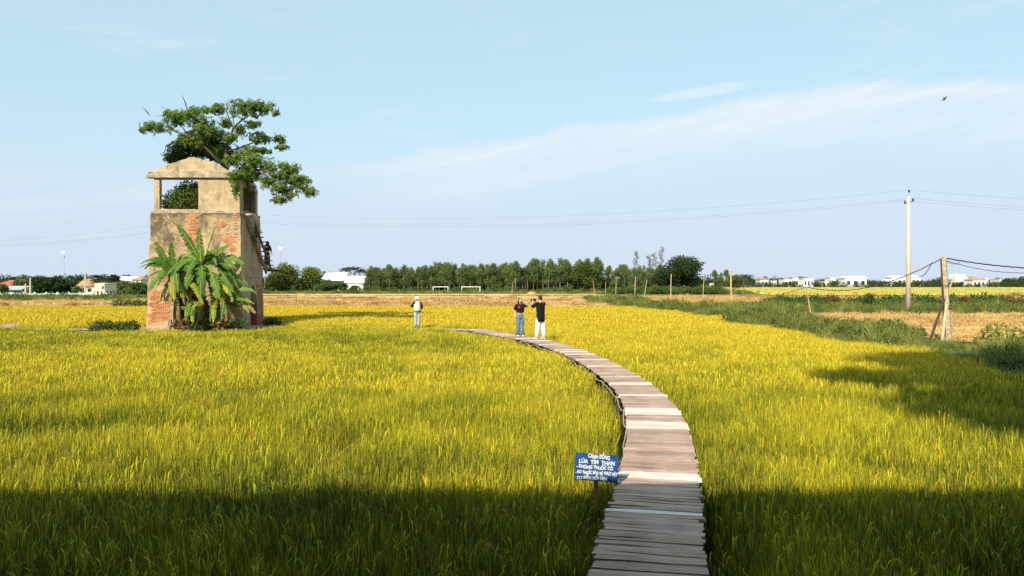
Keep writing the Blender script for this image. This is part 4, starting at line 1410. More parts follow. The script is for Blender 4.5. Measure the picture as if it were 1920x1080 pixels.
for i, (px, py, w, h, lb, m) in enumerate([
        (132, 577, 27, 9, 'dark reddish straw heap in the stubble at the far left', 'strawdark'), (4, 577, 26, 12, 'straw heap cut off by the left edge of the view', 'strawdark'),
        (150, 563, 20, 7, 'small rounded straw heap below the white village wall', 'straw'), (567, 557, 22, 8, 'rounded straw heap on the verge right of the kiln', 'straw'),
        (636, 566, 22, 8, 'left one of two neighbouring straw heaps in mid stubble', 'straw'), (655, 569, 20, 7, 'right one of two neighbouring straw heaps in mid stubble', 'straw'),
        (608, 564, 11, 5, 'tiny straw heap between the verge heap and the twin heaps', 'straw'), (718, 561, 17, 5, 'low straw heap before the plantation trunks', 'straw'),
        (806, 568, 24, 7, 'low straw heap just right of the hatted person', 'straw'), (997, 553, 22, 7, 'orange straw heap under the plantation behind the couple', 'straw'),
        (1045, 562, 20, 5, 'flat straw heap right of the man in black', 'straw'), (1085, 566, 40, 8, 'wide straw heap at the right end of the stubble', 'straw'), (1130, 574, 40, 8, 'long straw heap next to the green bank', 'straw'),
        (930, 560, 22, 4, 'flat straw heap left of the couple', 'straw'), (558, 619, 46, 12, 'orange mound of straw on the paddy right of the kiln', 'straw')]):
    straw_heap(px, py, w, h, lb, 800 + i, m)


# ------------------------------------------------------------------ poles and cables
def sagging(a, b, sag, n=24):
    a, b = Vector(a), Vector(b)
    return [a.lerp(b, i / n) + Vector((0, 0, -sag * 4 * (i / n) * (1 - i / n))) for i in range(n + 1)]


def power_pole(base, H, label):
    root = empty('utility_pole', base, label, 'utility pole')
    MB().tube([(0, 0, -0.3), (0, 0, H - 0.5)], [0.24, 0.13], 14).build('shaft', M['conc'], root, True)
    MB().tube([(0, 0, H - 0.9), (0.04, 0, H - 0.1)], 0.035, 6).build('pin', M['galv'], root)
    MB().tube([(0.10, 0, H - 1.45), (0.14, 0, H - 0.98), (0.42, 0, H - 0.90)], 0.035, 6).build('bracket', M['black'], root)
    MB().tube([(0, 0, H - 1.1), (-0.34, 0, H - 1.12)], 0.035, 6).build('bracket', M['black'], root)
    for x, z in ((0.04, H - 0.1), (0.40, H - 0.88), (-0.34, H - 1.1)):
        m = MB()
        m.tube([(x, 0, z), (x, 0, z + 0.05), (x, 0, z + 0.06), (x, 0, z + 0.14), (x, 0, z + 0.15), (x, 0, z + 0.24)], [0.09, 0.09, 0.06, 0.09, 0.06, 0.07], 8)
        m.build('insulator', M['black'], root)
    return [Vector(base) + Vector((x, 0, z + 0.22)) for x, z in ((0.04, H - 0.1), (0.40, H - 0.88), (-0.34, H - 1.1))]


pb = Vector(((1703 - 960) / FPX * 70, 70, 0))
a1 = power_pole(pb, 11.15, 'tall slim concrete power pole with three black insulators, standing in the stubble at right')
a2 = power_pole(Vector((-34.5, 93, 0)), 11.15, 'concrete power pole standing mostly hidden behind the kiln tower')
a3 = power_pole(Vector((-116, 146, 0)), 11.15, 'distant concrete power pole beyond the left edge')
a4 = power_pole(Vector((92, 77, 0)), 11.15, 'concrete power pole beyond the right edge')
M['wire'] = simple('grey_wire', (0.20, 0.21, 0.23), 0.6)
for i in range(3):
    w = ('topmost', 'right-hand', 'left-hand')[i]
    wr = empty('overhead_wire', a1[i], '%s thin overhead wire strung between the power poles across the sky' % w, 'wire', 'overhead wires')
    for p, q, s in ((a1[i], a2[i], 1.5), (a2[i], a3[i], 1.6), (a1[i], a4[i], 1.0)):
        MB().tube([v - a1[i] for v in sagging(p, q, s)], 0.008, 4).build('span', M['wire'], wr)

# leaning square concrete post with two props
pbase, ptop = W(1777, 634, 35.5), W(1768.5, 483, 36.2)
root = empty('concrete_post', pbase, 'thick leaning square concrete post propped by two poles on the grassy bank', 'post')
d = (ptop - pbase)
q = d.to_track_quat('Z', 'Y').to_matrix()
MB().box(d * 0.5 - d * 0.05, (0.33, 0.27, d.length * 1.1), q @ Matrix.Rotation(R(-24), 3, 'Z'), top=0.7).build('shaft', M['conc2'], root)
MB().tube([W(1771, 560, 35.6) - pbase, W(1743, 642, 34.6) - pbase], [0.05, 0.06], 7).build('prop', M['darkbark'], root)
MB().tube([W(1775, 572, 35.2) - pbase, W(1770, 610, 34.8) - pbase, W(1765, 656, 34.2) - pbase], [0.07, 0.075, 0.08], 7).build('prop', M['bamboo'], root)
MB().tube([W(1781, 538, 35.7) - pbase, W(1793, 510, 35.7) - pbase], [0.045, 0.03], 6).build('side_stick', M['bamboo'], root)
MB().tube([W(1772.5, 628, 35.3) - pbase, W(1769, 560, 35.6) - pbase, W(1764, 486, 36.0) - pbase], [.05, .045, .04], 6).build('side_strip', M['darkbark'], root)
for py in (536, 574, 579):
    c = pbase.lerp(ptop, (634 - py) / 151) - pbase
    MB().tube([c + Vector((0.24 * math.cos(a), 0.24 * math.sin(a), 0.02 * math.sin(2 * a))) for a in [i * 0.524 for i in range(13)]], 0.018, 5).build('tie', M['black'], root)

# bamboo fence poles that carry the low cable
poles = [(1525, 612, 1512, 538, .05, 'thin bowed bamboo pole carrying the low cable left of the concrete pole'), (1373, 573, 1370.5, 507, .16, 'thickest wooden fence pole, at the right of the big dark tree'),
         (1318, 563, 1321, 506, .07, 'slim fence pole in front of the right side of the big dark tree'), (1258, 562, 1258.5, 514, .11, 'pale fence pole in front of the big dark tree'),
         (1207, 564, 1213, 525, .07, 'tilted fence pole left of the big dark tree'), (1190, 566, 1192, 519, .09, 'upright fence pole between the tilted pole and the plantation'),
         (1154.5, 558, 1155.5, 526, .07, 'thin fence pole at the end of the green bank'), (1135, 553, 1136, 528, .06, 'small thin fence pole near the plantation end'),
         (1116, 553, 1112, 527, .08, 'leaning pale fence pole against the last plantation trees'), (960, 551, 961, 530, .08, 'short pale pole in the verge behind the woman'),
         (496, 549, 497, 515, .12, 'pale pole right behind the kiln corner')]
tops = {}
for bx, by, tx, ty, r, lb in poles:
    b = G(bx, by, 0.05)
    t = W(tx, ty, b.y)
    root = empty('fence_pole', b, lb, 'pole', 'poles along the bank')
    mid = (t - b) * 0.5 + Vector((-0.04 * r * 10, 0, 0))
    r *= 0.72
    MB().tube([Vector((0, 0, -0.25)), mid, t - b], [r, r * 0.95, r * 0.8], 8).build('shaft', M['bamboo'], root)
    MB().tube([(t - b) + Vector((0, -0.01, -0.12)), (t - b) + Vector((r * 1.4, -r, -0.14))], 0.02, 5).build('tie', M['black'], root)
    tops[bx] = t

low = empty('low_cable', ptop, 'thick black twisted cable slung low from the leaning post to the bamboo poles', 'cable')
for (p, q, s, r, ph) in ((tops[1525], ptop, 0.75, 0.022, 0), (ptop, W(1975, 504, 37), 0.12, 0.03, 0), (tops[1373] - Vector((0, 0, 2.6)), tops[1525], 0.62, 0.02, 0), (ptop - Vector((0, 0, .1)), W(1975, 508, 37), 0.30, 0.014, 0)):
    pts = sagging(p, q, s, 40)
    pts = [v + Vector((0, 0.012 * math.sin(i * 1.9), 0.012 * math.cos(i * 1.9))) - ptop for i, v in enumerate(pts)]
    MB().tube(pts, r, 5).build('strand', M['black'], low)
MB().tube([v - ptop for v in sagging(W(1747, 492, 36.2), W(1722, 518, 37), 0.22, 10)], 0.016, 5).build('loose_end', M['black'], low)
MB().tube([v - ptop for v in sagging(W(1773, 488, 36.1), W(1800, 492, 36.2), 0.12, 8)], 0.014, 5).build('loose_end', M['black'], low)


# ------------------------------------------------------------------ trees
def crown_tree(name, base, H, label, lobes, leafmat, barkmat, n, L, seed, cat='tree', group=None, trunk_r=0.16, trunk_h=None, star=1, shell=0.45, limbs=5, wide=0.45):
    """lobes: (x, y, z, rx, ry, rz) relative to the base"""
    random.seed(seed)
    root = empty(name, base, label, cat, group)
    th = trunk_h or H * 0.6
    t = MB()
    bend = Vector((random.uniform(-.2, .2), random.uniform(-.2, .2), 0)) * H * 0.08
    t.tube([Vector((0, 0, -0.2)), Vector((0, 0, th * .4)) + bend * .5, Vector((0, 0, th)) + bend], [trunk_r * 1.25, trunk_r, trunk_r * .55], 7)
    for lb in random.sample(lobes, min(limbs, len(lobes))):
        e = Vector(lb[:3])
        s = Vector((0, 0, th * random.uniform(.45, .9))) + bend * .6
        t.tube([s, s.lerp(e, .5) + Vector((0, 0, .05 * H)), e], [trunk_r * .5, trunk_r * .32, trunk_r * .12], 5)
    t.build('trunk', barkmat, root, True)
    c = MB()
    for x, y, z, rx, ry, rz in lobes:
        leaf_mass(c, (x, y, z), (rx, ry, rz), int(n), L, L * wide, star=star, shell=shell, gap=0.16)
    c.build('crown', leafmat, root)
    return root


def euca(seed, H=8.0):
    random.seed(seed)
    lob = []
    for i in range(9):
        z = H * random.uniform(0.36, 0.92)
        k = 1 - abs(z / H - 0.58) * 1.2
        lob.append((random.uniform(-.8, .8) * k, random.uniform(-.8, .8) * k, z, 0.95 * k + .25, 0.95 * k + .25, 1.0))
    lob.append((0, 0, H * .94, .5, .5, .9))
    return lob


EL = 'slender pale-trunked plantation tree in the long row behind the cut field'
EG = 'plantation row'
protos = []
for k in range(5):
    protos.append(crown_tree('plantation_tree', (0, 0, 0), 8.0, EL, euca(900 + k), M['leaf_euca'], M['palebark'], 125, 0.44, 910 + k, group=EG, trunk_r=0.075, trunk_h=5.6, limbs=4, wide=0.42, shell=0.25))
random.seed(77)
used = set()
spots = []
for r_, (dist, off) in enumerate(((214, 0), (219, 5), (225, 2), (232, 7))):
    for px in range(690, 1128, 13):
        spots.append((px + off + random.uniform(-4, 4), dist + random.uniform(-1.5, 1.5), random.uniform(0.80, 1.06) * (1.0 if px > 820 else 0.93) * (1.12 if px > 980 else 1.0)))
for px in range(1142, 1240, 13):
    for dd in (0, 7):
        spots.append((px + dd + random.uniform(-4, 4), 222 + dd + random.uniform(-3, 3), random.uniform(0.76, 1.0)))
for px in (1340, 1352, 1362):
    spots.append((px, 236, random.uniform(0.62, 0.85)))
for i, (px, dist, s) in enumerate(spots):
    k = random.randrange(5)
    o = protos[k] if k not in used else copy_tree(protos[k])
    used.add(k)
    part = ('at the left end of the plantation beside the white houses' if px < 800 else 'in the plantation behind the football goals' if px < 905 else 'in the plantation behind the couple' if px < 1040
            else 'at the right end of the plantation row' if px < 1138 else 'in the thinner row behind the fence poles' if px < 1300 else 'standing right of the big dark tree')
    tag(o, 'slender pale-trunked tree ' + part, 'tree', 'trees ' + part)
    o.location = ((px - 960) / FPX * dist, dist, 0.03)
    o.rotation_euler = (0, 0, random.uniform(0, 6.28))
    o.scale = (s * random.uniform(.9, 1.15), s * random.uniform(.9, 1.15), s)

# trunk-height darkness behind the plantation: undergrowth no one could count
und = [weed_tuft(600 + k, 1.6, 2.4, 160, 0.5).mesh('undergrowth_plant', M['leaf_dark']) for k in range(3)]
mounded('plantation_undergrowth', -40, 46, 237, 248, 1.6, 71, lambda x, y: 0.3, lambda p: p[:, 0] > -42, 'dark undergrowth behind the plantation trunks', 'undergrowth', und, (0.9, 1.6))


mounded('plantation_shrubs', -40, 46, 207, 213, 1.5, 73, lambda x, y: 0.1, lambda p: np.array([noise.noise(Vector((a * .12, b * .1, 3))) > .02 for a, b in p]), 'low bushes at the foot of the plantation trees', 'shrubs',
        [weed_tuft(610 + k, 1.1, 1.7, 130, 0.42).mesh('shrub', M['leaf_bush'] if k % 2 else M['leaf_euca']) for k in range(3)], (0.4, 1.1))


def lobed(name, px, base_py, d, wpx, top_py, label, leafmat, barkmat, seed, n=120, L=0.5, lob_n=9, group=None, low=0.12, star=1, tr=None):
    """rounded broadleaf tree filling a photo width/height at distance d"""
    random.seed(seed)
    b = W(px, base_py, d)
    b.z = 0.03
    H = (W(px, top_py, d)).z
    w = wpx / FPX * d
    lob = []
    for i in range(lob_n):
        a = 6.283 * i / lob_n + random.uniform(-.3, .3)
        k = random.uniform(0.25, 0.72)
        zz = H * random.uniform(low + 0.15, 0.80)
        env = math.sqrt(max(0.1, 1 - (zz / H * 1.05 - 0.35) ** 2 * 1.7))
        lob.append((math.cos(a) * k * w / 2 * env, math.sin(a) * k * w / 2 * env, zz, w * .26 * random.uniform(.8, 1.2), w * .26, H * .21 * random.uniform(.8, 1.2)))
    lob.append((random.uniform(-.1, .1) * w, 0, H * .82, w * .22, w * .22, H * .18))
    lob.append((0, 0, H * .55, w * .3, w * .3, H * .3))
    return crown_tree(name, b, H, label, lob, leafmat, barkmat, n * 1.7, L * 1.15, seed, group=group, trunk_r=tr or max(.12, w * .02), trunk_h=H * .5, star=star, shell=.3, wide=.55)


lobed('broadleaf_tree', 1279, 552, 215, 98, 480, 'big round dark broadleaf tree behind the pale fence pole', M['leaf_dark'], M['darkbark'], 101, 330, 0.55, 16, low=0.05)
lobed('broadleaf_tree', 1236, 552, 220, 40, 512, 'small dark tree tucked against the left of the big round tree', M['leaf_dark'], M['darkbark'], 102, 160, 0.5, 8, low=0.02)
lobed('broadleaf_tree', 1098, 550, 212, 62, 494, 'bright green bushy tree at the right end of the plantation', M['leaf_bush'], M['palebark'], 103, 200, 0.5, 10, low=0.04)
lobed('broadleaf_tree', 824, 548, 236, 44, 492, 'taller rounded green tree rising above the plantation row', M['leaf_bush'], M['palebark'], 104, 150, 0.5, 9, low=0.3)
lobed('broadleaf_tree', 1378, 548, 260, 40, 516, 'green tree right of the thickest fence pole', M['leaf_euca'], M['bark'], 105, 120, 0.5, 7)
lobed('bamboo_clump', 532, 551, 205, 62, 492, 'light green bamboo-like tree clump just right of the kiln', M['leaf_bamboo'], M['bark'], 106, 260, 0.45, 13, low=0.0)
lobed('bamboo_clump', 580, 551, 208, 46, 500, 'olive green feathery tree left of the white roof', M['leaf_bamboo'], M['bark'], 107, 200, 0.45, 10, low=0.0)
lobed('broadleaf_tree', 508, 551, 200, 24, 515, 'small bright bush-like tree against the kiln corner', M['leaf_bush'], M['bark'], 108, 120, 0.4, 6, low=0.0)
lobed('broadleaf_tree', 612, 551, 204, 44, 525, 'low dark green bushy tree below the white roof', M['weed'], M['bark'], 109, 170, 0.4, 9, low=0.0)
lobed('broadleaf_tree', 641, 551, 204, 26, 529, 'low green bush-like tree between the two white houses', M['leaf_bush'], M['bark'], 110, 120, 0.4, 7, low=0.0)
lobed('broadleaf_tree', 664, 552, 203, 22, 536, 'small green shrub-like tree before the white gable house', M['leaf_bush'], M['bark'], 111, 90, 0.35, 6, low=0.0)
lobed('broadleaf_tree', 691, 549, 222, 26, 509, 'leafy green tree at the left end of the plantation', M['leaf_euca'], M['palebark'], 112, 140, 0.45, 8, low=0.1)
lobed('broadleaf_tree', 80, 552, 172, 42, 519, 'dark broad tree behind the left part of the village wall', M['leaf_dark'], M['bark'], 113, 190, 0.45, 10, low=0.0)
lobed('broadleaf_tree', 112, 552, 174, 44, 520, 'dark broad tree in the middle of the village wall', M['leaf_dark'], M['bark'], 114, 190, 0.45, 10, low=0.0)
lobed('broadleaf_tree', 40, 552, 190, 30, 524, 'green tree between the two red roofs', M['leaf_euca'], M['bark'], 115, 120, 0.45, 7, low=0.1)
lobed('broadleaf_tree', 4, 553, 168, 22, 534, 'low bushy tree at the far left edge', M['weed'], M['bark'], 116, 100, 0.4, 6, low=0.0)
lobed('broadleaf_tree', 143, 551, 172, 18, 538, 'small bushy tree beside the white stilted house', M['weed'], M['bark'], 117, 80, 0.35, 5, low=0.0)
lobed('broadleaf_tree', 235, 551, 180, 46, 528, 'bushy green tree in front of the white villa', M['leaf_euca'], M['bark'], 118, 170, 0.45, 9, low=0.0)
lobed('broadleaf_tree', 260, 552, 176, 40, 530, 'bushy green tree against the left side of the kiln', M['leaf_bush'], M['bark'], 119, 150, 0.45, 9, low=0.0)
lobed('broadleaf_tree', 212, 547, 205, 30, 516, 'dark tree behind the grey-blue house', M['leaf_dark'], M['bark'], 120, 120, 0.5, 8, low=0.1)


# palms of the village skyline
def palm(px, top_py, d, label, seed, s=1.0, group='palms on the skyline'):
    random.seed(seed)
    b = Vector(((px - 960) / FPX * d, d, 0.03))
    H = W(px, top_py, d).z - 0.8
    root = empty('palm_tree', b, label, 'palm', group)
    lean = random.uniform(-.4, .4)
    MB().tube([(0, 0, -.2), (lean * .3, 0, H * .5), (lean, 0, H)], [.2, .15, .12], 7).build('trunk', M['bark'], root, True)
    mb = MB()
    for i in range(15):
        a = 6.283 * i / 15 + random.uniform(-.2, .2)
        el = random.uniform(-.2, .9)
        L = 2.3 * s * random.uniform(.8, 1.1)
        dd = Vector((math.cos(a) * math.cos(el), math.sin(a) * math.cos(el), math.sin(el)))
        for j in range(9):
            u = (j + 1) / 9
            p = Vector((lean, 0, H)) + dd * L * u + Vector((0, 0, -L * .45 * u * u))
            sd = dd.cross(Vector((0, 0, 1))).normalized()
            for sg in (-1, 1):
                leaf(mb, p, sd * sg + dd * .5 + Vector((0, 0, -.5)), Vector((0, 0, 1)), .75 * s * (1.15 - u * .6), .2 * s, random.random())
    mb.build('crown', M['leaf_palm'], root)


vp = [(6, 524), (22, 517), (33, 519), (50, 517), (63, 516), (74, 515), (90, 517), (109, 515), (132, 515), (150, 516), (165, 520), (188, 513), (182, 521), (235, 514), (245, 517), (271, 516)]
for i, (px, py) in enumerate(vp):
    palm(px, py, 215 + (i % 3) * 12 if px not in (182, 188) else 190, 'palm tree in the dark skyline behind the left village' if px not in (182, 188) else 'full round palm above the white stilted house', 1000 + i, 1.0 if px != 188 else 1.5, 'palms behind the village' if px not in (182, 188) else 'palms over the stilted house')
for i, (px, py) in enumerate([(616, 507), (628, 510), (648, 501), (656, 499), (664, 500), (672, 503), (681, 504), (696, 505)]):
    palm(px, py, 262 + (i % 3) * 8, 'palm tree showing above the two white houses right of the kiln', 1040 + i, 1.2, 'palms above the white houses')
for i, (px, py) in enumerate([(884, 499), (892, 500), (880, 503)]):
    palm(px, py, 246, 'dark palm crown peeping over the middle of the plantation', 1060 + i, 1.2, 'palms over the plantation')
for i, (px, py) in enumerate([(1388, 517), (1394, 515), (1402, 516), (1376, 518)]):
    palm(px, py, 300 + 6 * i, 'palm right of the thickest fence pole', 1080 + i, 1.5, 'palms right of the big tree')


# tall sparse pines behind the big tree
def sparse_pine(px, top_py, d, label, seed, lean):
    random.seed(seed)
    b = Vector(((px - lean - 960) / FPX * d, d, 0.03))
    top = W(px, top_py, d) - b
    root = empty('sparse_pine', b, label, 'tree', 'sparse trees behind the big tree')
    MB().tube([Vector((0, 0, -.3)), top * .6 + Vector((.2, 0, 0)), top], [.25, .16, .05], 7).build('trunk', M['palebark'], root, True)
    mb = MB()
    for i in range(11):
        u = 0.62 + 0.38 * i / 10
        c = top * u + Vector((random.uniform(-.9, .9), random.uniform(-.6, .6), 0)) * (1.25 - u)* 2
        leaf_mass(mb, c, (.75 * (1.3 - u) + .2, .5, .55), 34, .42, .12, shell=.1)
    mb.build('crown', M['leaf_dark'], root)


sparse_pine(1193, 473, 236, 'leftmost gaunt pine-like tree above the plantation end', 1101, -2)
sparse_pine(1226, 476, 238, 'gaunt pine-like tree in the middle of the three', 1102, -8)
sparse_pine(1240, 465, 238, 'rightmost and tallest gaunt pine-like tree beside the big dark tree', 1103, 2)
sparse_pine(1216, 480, 240, 'short gaunt pine-like tree between the taller ones', 1104, -2)

# hedge of dark crop under the big tree
hed = [weed_tuft(640 + k, .8, 1.3, 110, .4).mesh('hedge_plant', M['weed']) for k in range(3)]
mounded('field_hedge', 24.5, 52, 186, 192, 0.9, 72, lambda x, y: 0.1, lambda p: p[:, 0] < 52, 'straight dark green hedge running under the big round tree', 'hedge', hed, (0.8, 1.2))

# distant tree belt that closes the horizon: one mass
far = []
for k in range(4):
    random.seed(660 + k)
    mb = MB()
    for j in range(3):
        leaf_mass(mb, (random.uniform(-2.5, 2.5), 0, 2.6 + random.uniform(-.5, 1.2)), (2.6, 2, 2.6), 60, 1.1, .55, shell=.5)
    far.append(mb.mesh('belt_tree', M['leaf_palm']))
p, g = jgrid(-460, 560, 455, 490, 5.0, 81)
n = len(p)
hz = np.array([0.75 + 0.55 * noise.noise(Vector((a * .03, b * .02, 3))) for a, b in p]) * g.uniform(.75, 1.35, n)
scatter('distant_tree_belt', np.column_stack([p, np.full(n, -.1)]), np.stack([np.zeros(n), np.zeros(n), g.uniform(0, 6.28, n)], 1), np.column_stack([np.ones(n), np.ones(n), hz]), g.integers(0, 4, n), far,
        'low dark belt of distant trees along the horizon', 'trees')
p, g = jgrid(128, 330, 392, 420, 5.5, 82)
p = p[g.random(len(p)) < 0.55]
n = len(p)
scatter('town_trees', np.column_stack([p, np.full(n, -.1)]), np.stack([np.zeros(n), np.zeros(n), g.uniform(0, 6.28, n)], 1), np.repeat(g.uniform(.35, .75, n)[:, None], 3, 1), g.integers(0, 4, n), far,
        'scattered low green trees among the distant white town', 'trees')
p, g = jgrid(110, 330, 370, 379, 3.6, 84)
p = p[g.random(len(p)) < 0.8]
n = len(p)
scatter('town_shrubs', np.column_stack([p, np.full(n, -.1)]), np.stack([np.zeros(n), np.zeros(n), g.uniform(0, 6.28, n)], 1), np.repeat(g.uniform(.28, .72, n)[:, None], 3, 1), g.integers(0, 4, n), far,
        'low green shrubs along the near edge of the distant town', 'shrubs')
p, g = jgrid(-200, -48, 232, 250, 4.5, 83)
n = len(p)
scatter('village_tree_belt', np.column_stack([p, np.full(n, -.1)]), np.stack([np.zeros(n), np.zeros(n), g.uniform(0, 6.28, n)], 1), np.repeat(g.uniform(.6, .95, n)[:, None], 3, 1), g.integers(0, 4, n), far,
        'dark belt of garden trees behind the left village', 'trees')


# ------------------------------------------------------------------ houses
def house(px0, px1, top_py, base_py, d, depth, label, wall='white', roof=None, roof_py=None, hip=False, windows=(), yaw=0.0, eave=0.4, door=None, stilts=0, flat=True, group=None, name='house'):
    """photo extents at distance d; windows given as fractions (u0, u1, v0, v1) of the front"""
    x0, x1 = (px0 - 960) / FPX * d, (px1 - 960) / FPX * d
    zt = W(0, top_py, d).z
    zb = max(0.0, W(0, base_py, d).z)
    w, cx = x1 - x0, (x0 + x1) / 2
    root = empty(name, (cx, d + depth / 2, 0), label, 'house', group, yaw)
    bz = zb if stilts else -0.2
    MB().box((0, 0, (zt + bz) / 2), (w, depth, zt - bz)).build('wall', M[wall], root)
    if stilts:
        for k in range(stilts):
            for sy in (-1, 1):
                MB().box(((k / (stilts - 1) - .5) * (w - .5), sy * (depth / 2 - .3), (bz - .1) / 2 - .05), (.4, .4, bz + .1)).build('column', M[wall], root)
    if roof:
        zr = W(0, roof_py, d).z
        e = eave
        hx, hy = w / 2 + e, depth / 2 + e
        t = 0.14
        rx = hx - (hy * .9 if hip else 0.05)
        rx = max(rx, hx * 0.25)
        z0 = zt + 0.01
        vs = [(-hx, -hy, z0), (hx, -hy, z0), (hx, hy, z0), (-hx, hy, z0), (-hx, -hy, z0 + t), (hx, -hy, z0 + t), (hx, hy, z0 + t), (-hx, hy, z0 + t), (-rx, 0, zr), (rx, 0, zr)]
        MB().add(vs, [(3, 2, 1, 0), (0, 1, 5, 4), (1, 2, 6, 5), (2, 3, 7, 6), (3, 0, 4, 7), (4, 5, 9, 8), (6, 7, 8, 9), (5, 6, 9), (7, 4, 8)]).build('roof', M[roof], root)
    elif flat:
        MB().box((0, 0, zt + .11), (w + .5, depth + .5, .2)).build('roof', M[wall], root)
    H = zt - bz
    for u0, u1, v0, v1 in windows:
        c = ((u0 + u1) / 2 - .5) * w, -depth / 2, bz + H * (v0 + v1) / 2
        ww, wh = w * (u1 - u0), H * (v1 - v0)
        f = MB().box((c[0], c[1] - .03, c[2]), (ww + .16, .07, wh + .16)).build('window', M['frame'], root)
        MB().box((c[0], c[1] - .075, c[2]), (ww, .03, wh)).build('pane', M['glass'], f)
    return root


W3 = ((.1, .25, .35, .75), (.42, .58, .35, .75), (.75, .9, .35, .75))
W2 = ((.15, .38, .35, .75), (.6, .85, .35, .75))
# left village
house(-8, 20, 536, 553, 188, 7, 'red hip-roofed house at the left edge of the village', 'cream', 'roofred', 525, True, W2)
house(13, 38, 543.5, 553, 176, 5, 'low open house under a grey sheet roof before the red roofs', 'white', 'roofgrey', 536, False, ((.3, .44, .0, .8), (.58, .70, .0, .8), (.82, .94, .0, .8)), eave=.9)
house(30, 56, 536, 553, 196, 7, 'house with a brown tiled roof beside the bare white pole', 'white', 'rooftan', 528.5, False, W2)
house(122, 139, 541, 552, 178, 5, 'tiny white house with a flat sheet roof among dark trees', 'cream', 'roofwhite', 539, False, ((.3, .6, .1, .7),), eave=.8)
house(147, 176, 537, 552, 190, 7, 'house with a steep brown roof behind the white power pole', 'white', 'rooftan', 522, False, W2)
house(177, 196, 532.5, 546, 168, 5, 'cream two-storey stilted house with one dark window', 'cream', 'cream', 530.5, False, ((.78, .92, .3, .75),), stilts=3, eave=.15)
house(199, 222, 537, 550, 186, 6, 'grey-blue house with shaded porch next to the stilted house', 'greywall', 'roofwhite', 533, False, W3)
house(217, 246, 527, 548, 208, 7, 'white villa with pale pitched roof half hidden by trees', 'white', 'roofwhite', 518, False, W2)
house(249, 264, 525, 548, 206, 7, 'white house with a brown roof beside the kiln', 'white', 'rooftan', 517, True, W2)
# right of the kiln
house(608, 638, 526.5, 549, 214, 12, 'house with a broad white sheet-metal roof right of the kiln', 'cream', 'roofwhite', 510.5, False, W2, eave=1.0)
house(646, 681, 531, 549, 213, 7, 'white gabled house with carport left of the plantation', 'white', 'roofwhite', 517, False, ((.08, .2, .55, .8), (.58, .68, 0, .6), (.78, .86, 0, .6)), eave=.3)
# distant town
TG = 'distant town houses'
town = [(1426, 1441, 524, 'white', 'rooftan', 520), (1445, 1456, 527, 'white', None, 0), (1470, 1486, 524, 'white', None, 0), (1487, 1497, 522, 'white', None, 0), (1507, 1526, 522.5, 'white', None, 0), (1541, 1557, 528, 'cream', None, 0),
        (1558, 1567, 521, 'white', None, 0), (1584, 1625, 522, 'white', 'roofwhite', 517.5), (1664, 1683, 529, 'white', 'roofwhite', 523), (1673, 1700, 520.5, 'white', 'roofwhite', 517), (1708, 1726, 520, 'white', 'roofwhite', 516.5),
        (1712, 1732, 531, 'cream', 'rooftan', 528), (1790, 1815, 524, 'white', 'roofwhite', 514), (1813, 1824, 522, 'white', None, 0), (1824, 1848, 525, 'white', 'rooftan', 519), (1846, 1853, 523, 'white', None, 0), (1874, 1878, 524, 'white', None, 0)]
names = ['white distant house with a brown gable, first left of the town', 'low white block second from the left of the town', 'wide white block left of the bamboo pole top', 'taller white block beside the wide one', 'white cube-like house right above the bamboo pole',
         'cream open-fronted house low in the town', 'narrow white tower-like house in the town', 'long white hall with rows of dark windows', 'white gabled house left of the power pole', 'long low white roof crossing behind the power pole, left end',
         'long low white roof right of the power pole', 'small brown-roofed house right of the power pole', 'white steep-roofed villa right of the leaning post', 'small flat white house next to the steep villa', 'brown-roofed white house at right of the town',
         'tiny white house at the end of the brown roof', 'tiny white house nearest the right edge']
for i, (a, b, t, wl, rf, rp) in enumerate(town):
    house(a, b, t, 541, 386 + (i * 7) % 24, 8, names[i], wl, rf, rp, rf == 'rooftan', W3 if b - a > 18 else W2, group=TG)


# walls: white village wall, low town walls
def long_wall(px0, px1, top0, top1, d0, d1, label, mat, base=0.0, posts=10):
    a, b = Vector(((px0 - 960) / FPX * d0, d0, 0)), Vector(((px1 - 960) / FPX * d1, d1, 0))
    root = empty('boundary_wall', a, label, 'wall')
    L = (b - a).length
    yaw = math.atan2(b.y - a.y, b.x - a.x)
    root.rotation_euler = (0, 0, yaw)
    h0, h1 = W(0, top0, d0).z, W(0, top1, d1).z
    MB().add([(0, -.1, -.2), (L, -.1, -.2), (L, .1, -.2), (0, .1, -.2), (0, -.1, h0), (L, -.1, h1), (L, .1, h1), (0, .1, h0)],
             [(3, 2, 1, 0), (4, 5, 6, 7), (0, 1, 5, 4), (1, 2, 6, 5), (2, 3, 7, 6), (3, 0, 4, 7)]).build('wall_panel', M[mat], root)
    for k in range(posts):
        u = (k + .5) / posts
        h = h0 + (h1 - h0) * u
        MB().box((u * L, 0, h / 2), (.35, .35, h + .5)).build('pier', M[mat], root)


long_wall(-12, 180, 550.5, 549.5, 150, 158, 'long low white boundary wall of the left village', 'white', posts=9)
long_wall(1380, 1470, 534, 534, 378, 380, 'long pale wall at the left end of the distant town', 'greywall', posts=8)
long_wall(1560, 1664, 534, 534, 378, 380, 'long grey wall in the middle of the distant town', 'greywall', posts=8)
long_wall(738, 800, 547, 547, 208, 208, 'very low white kerb-like wall below the plantation', 'white', posts=4)


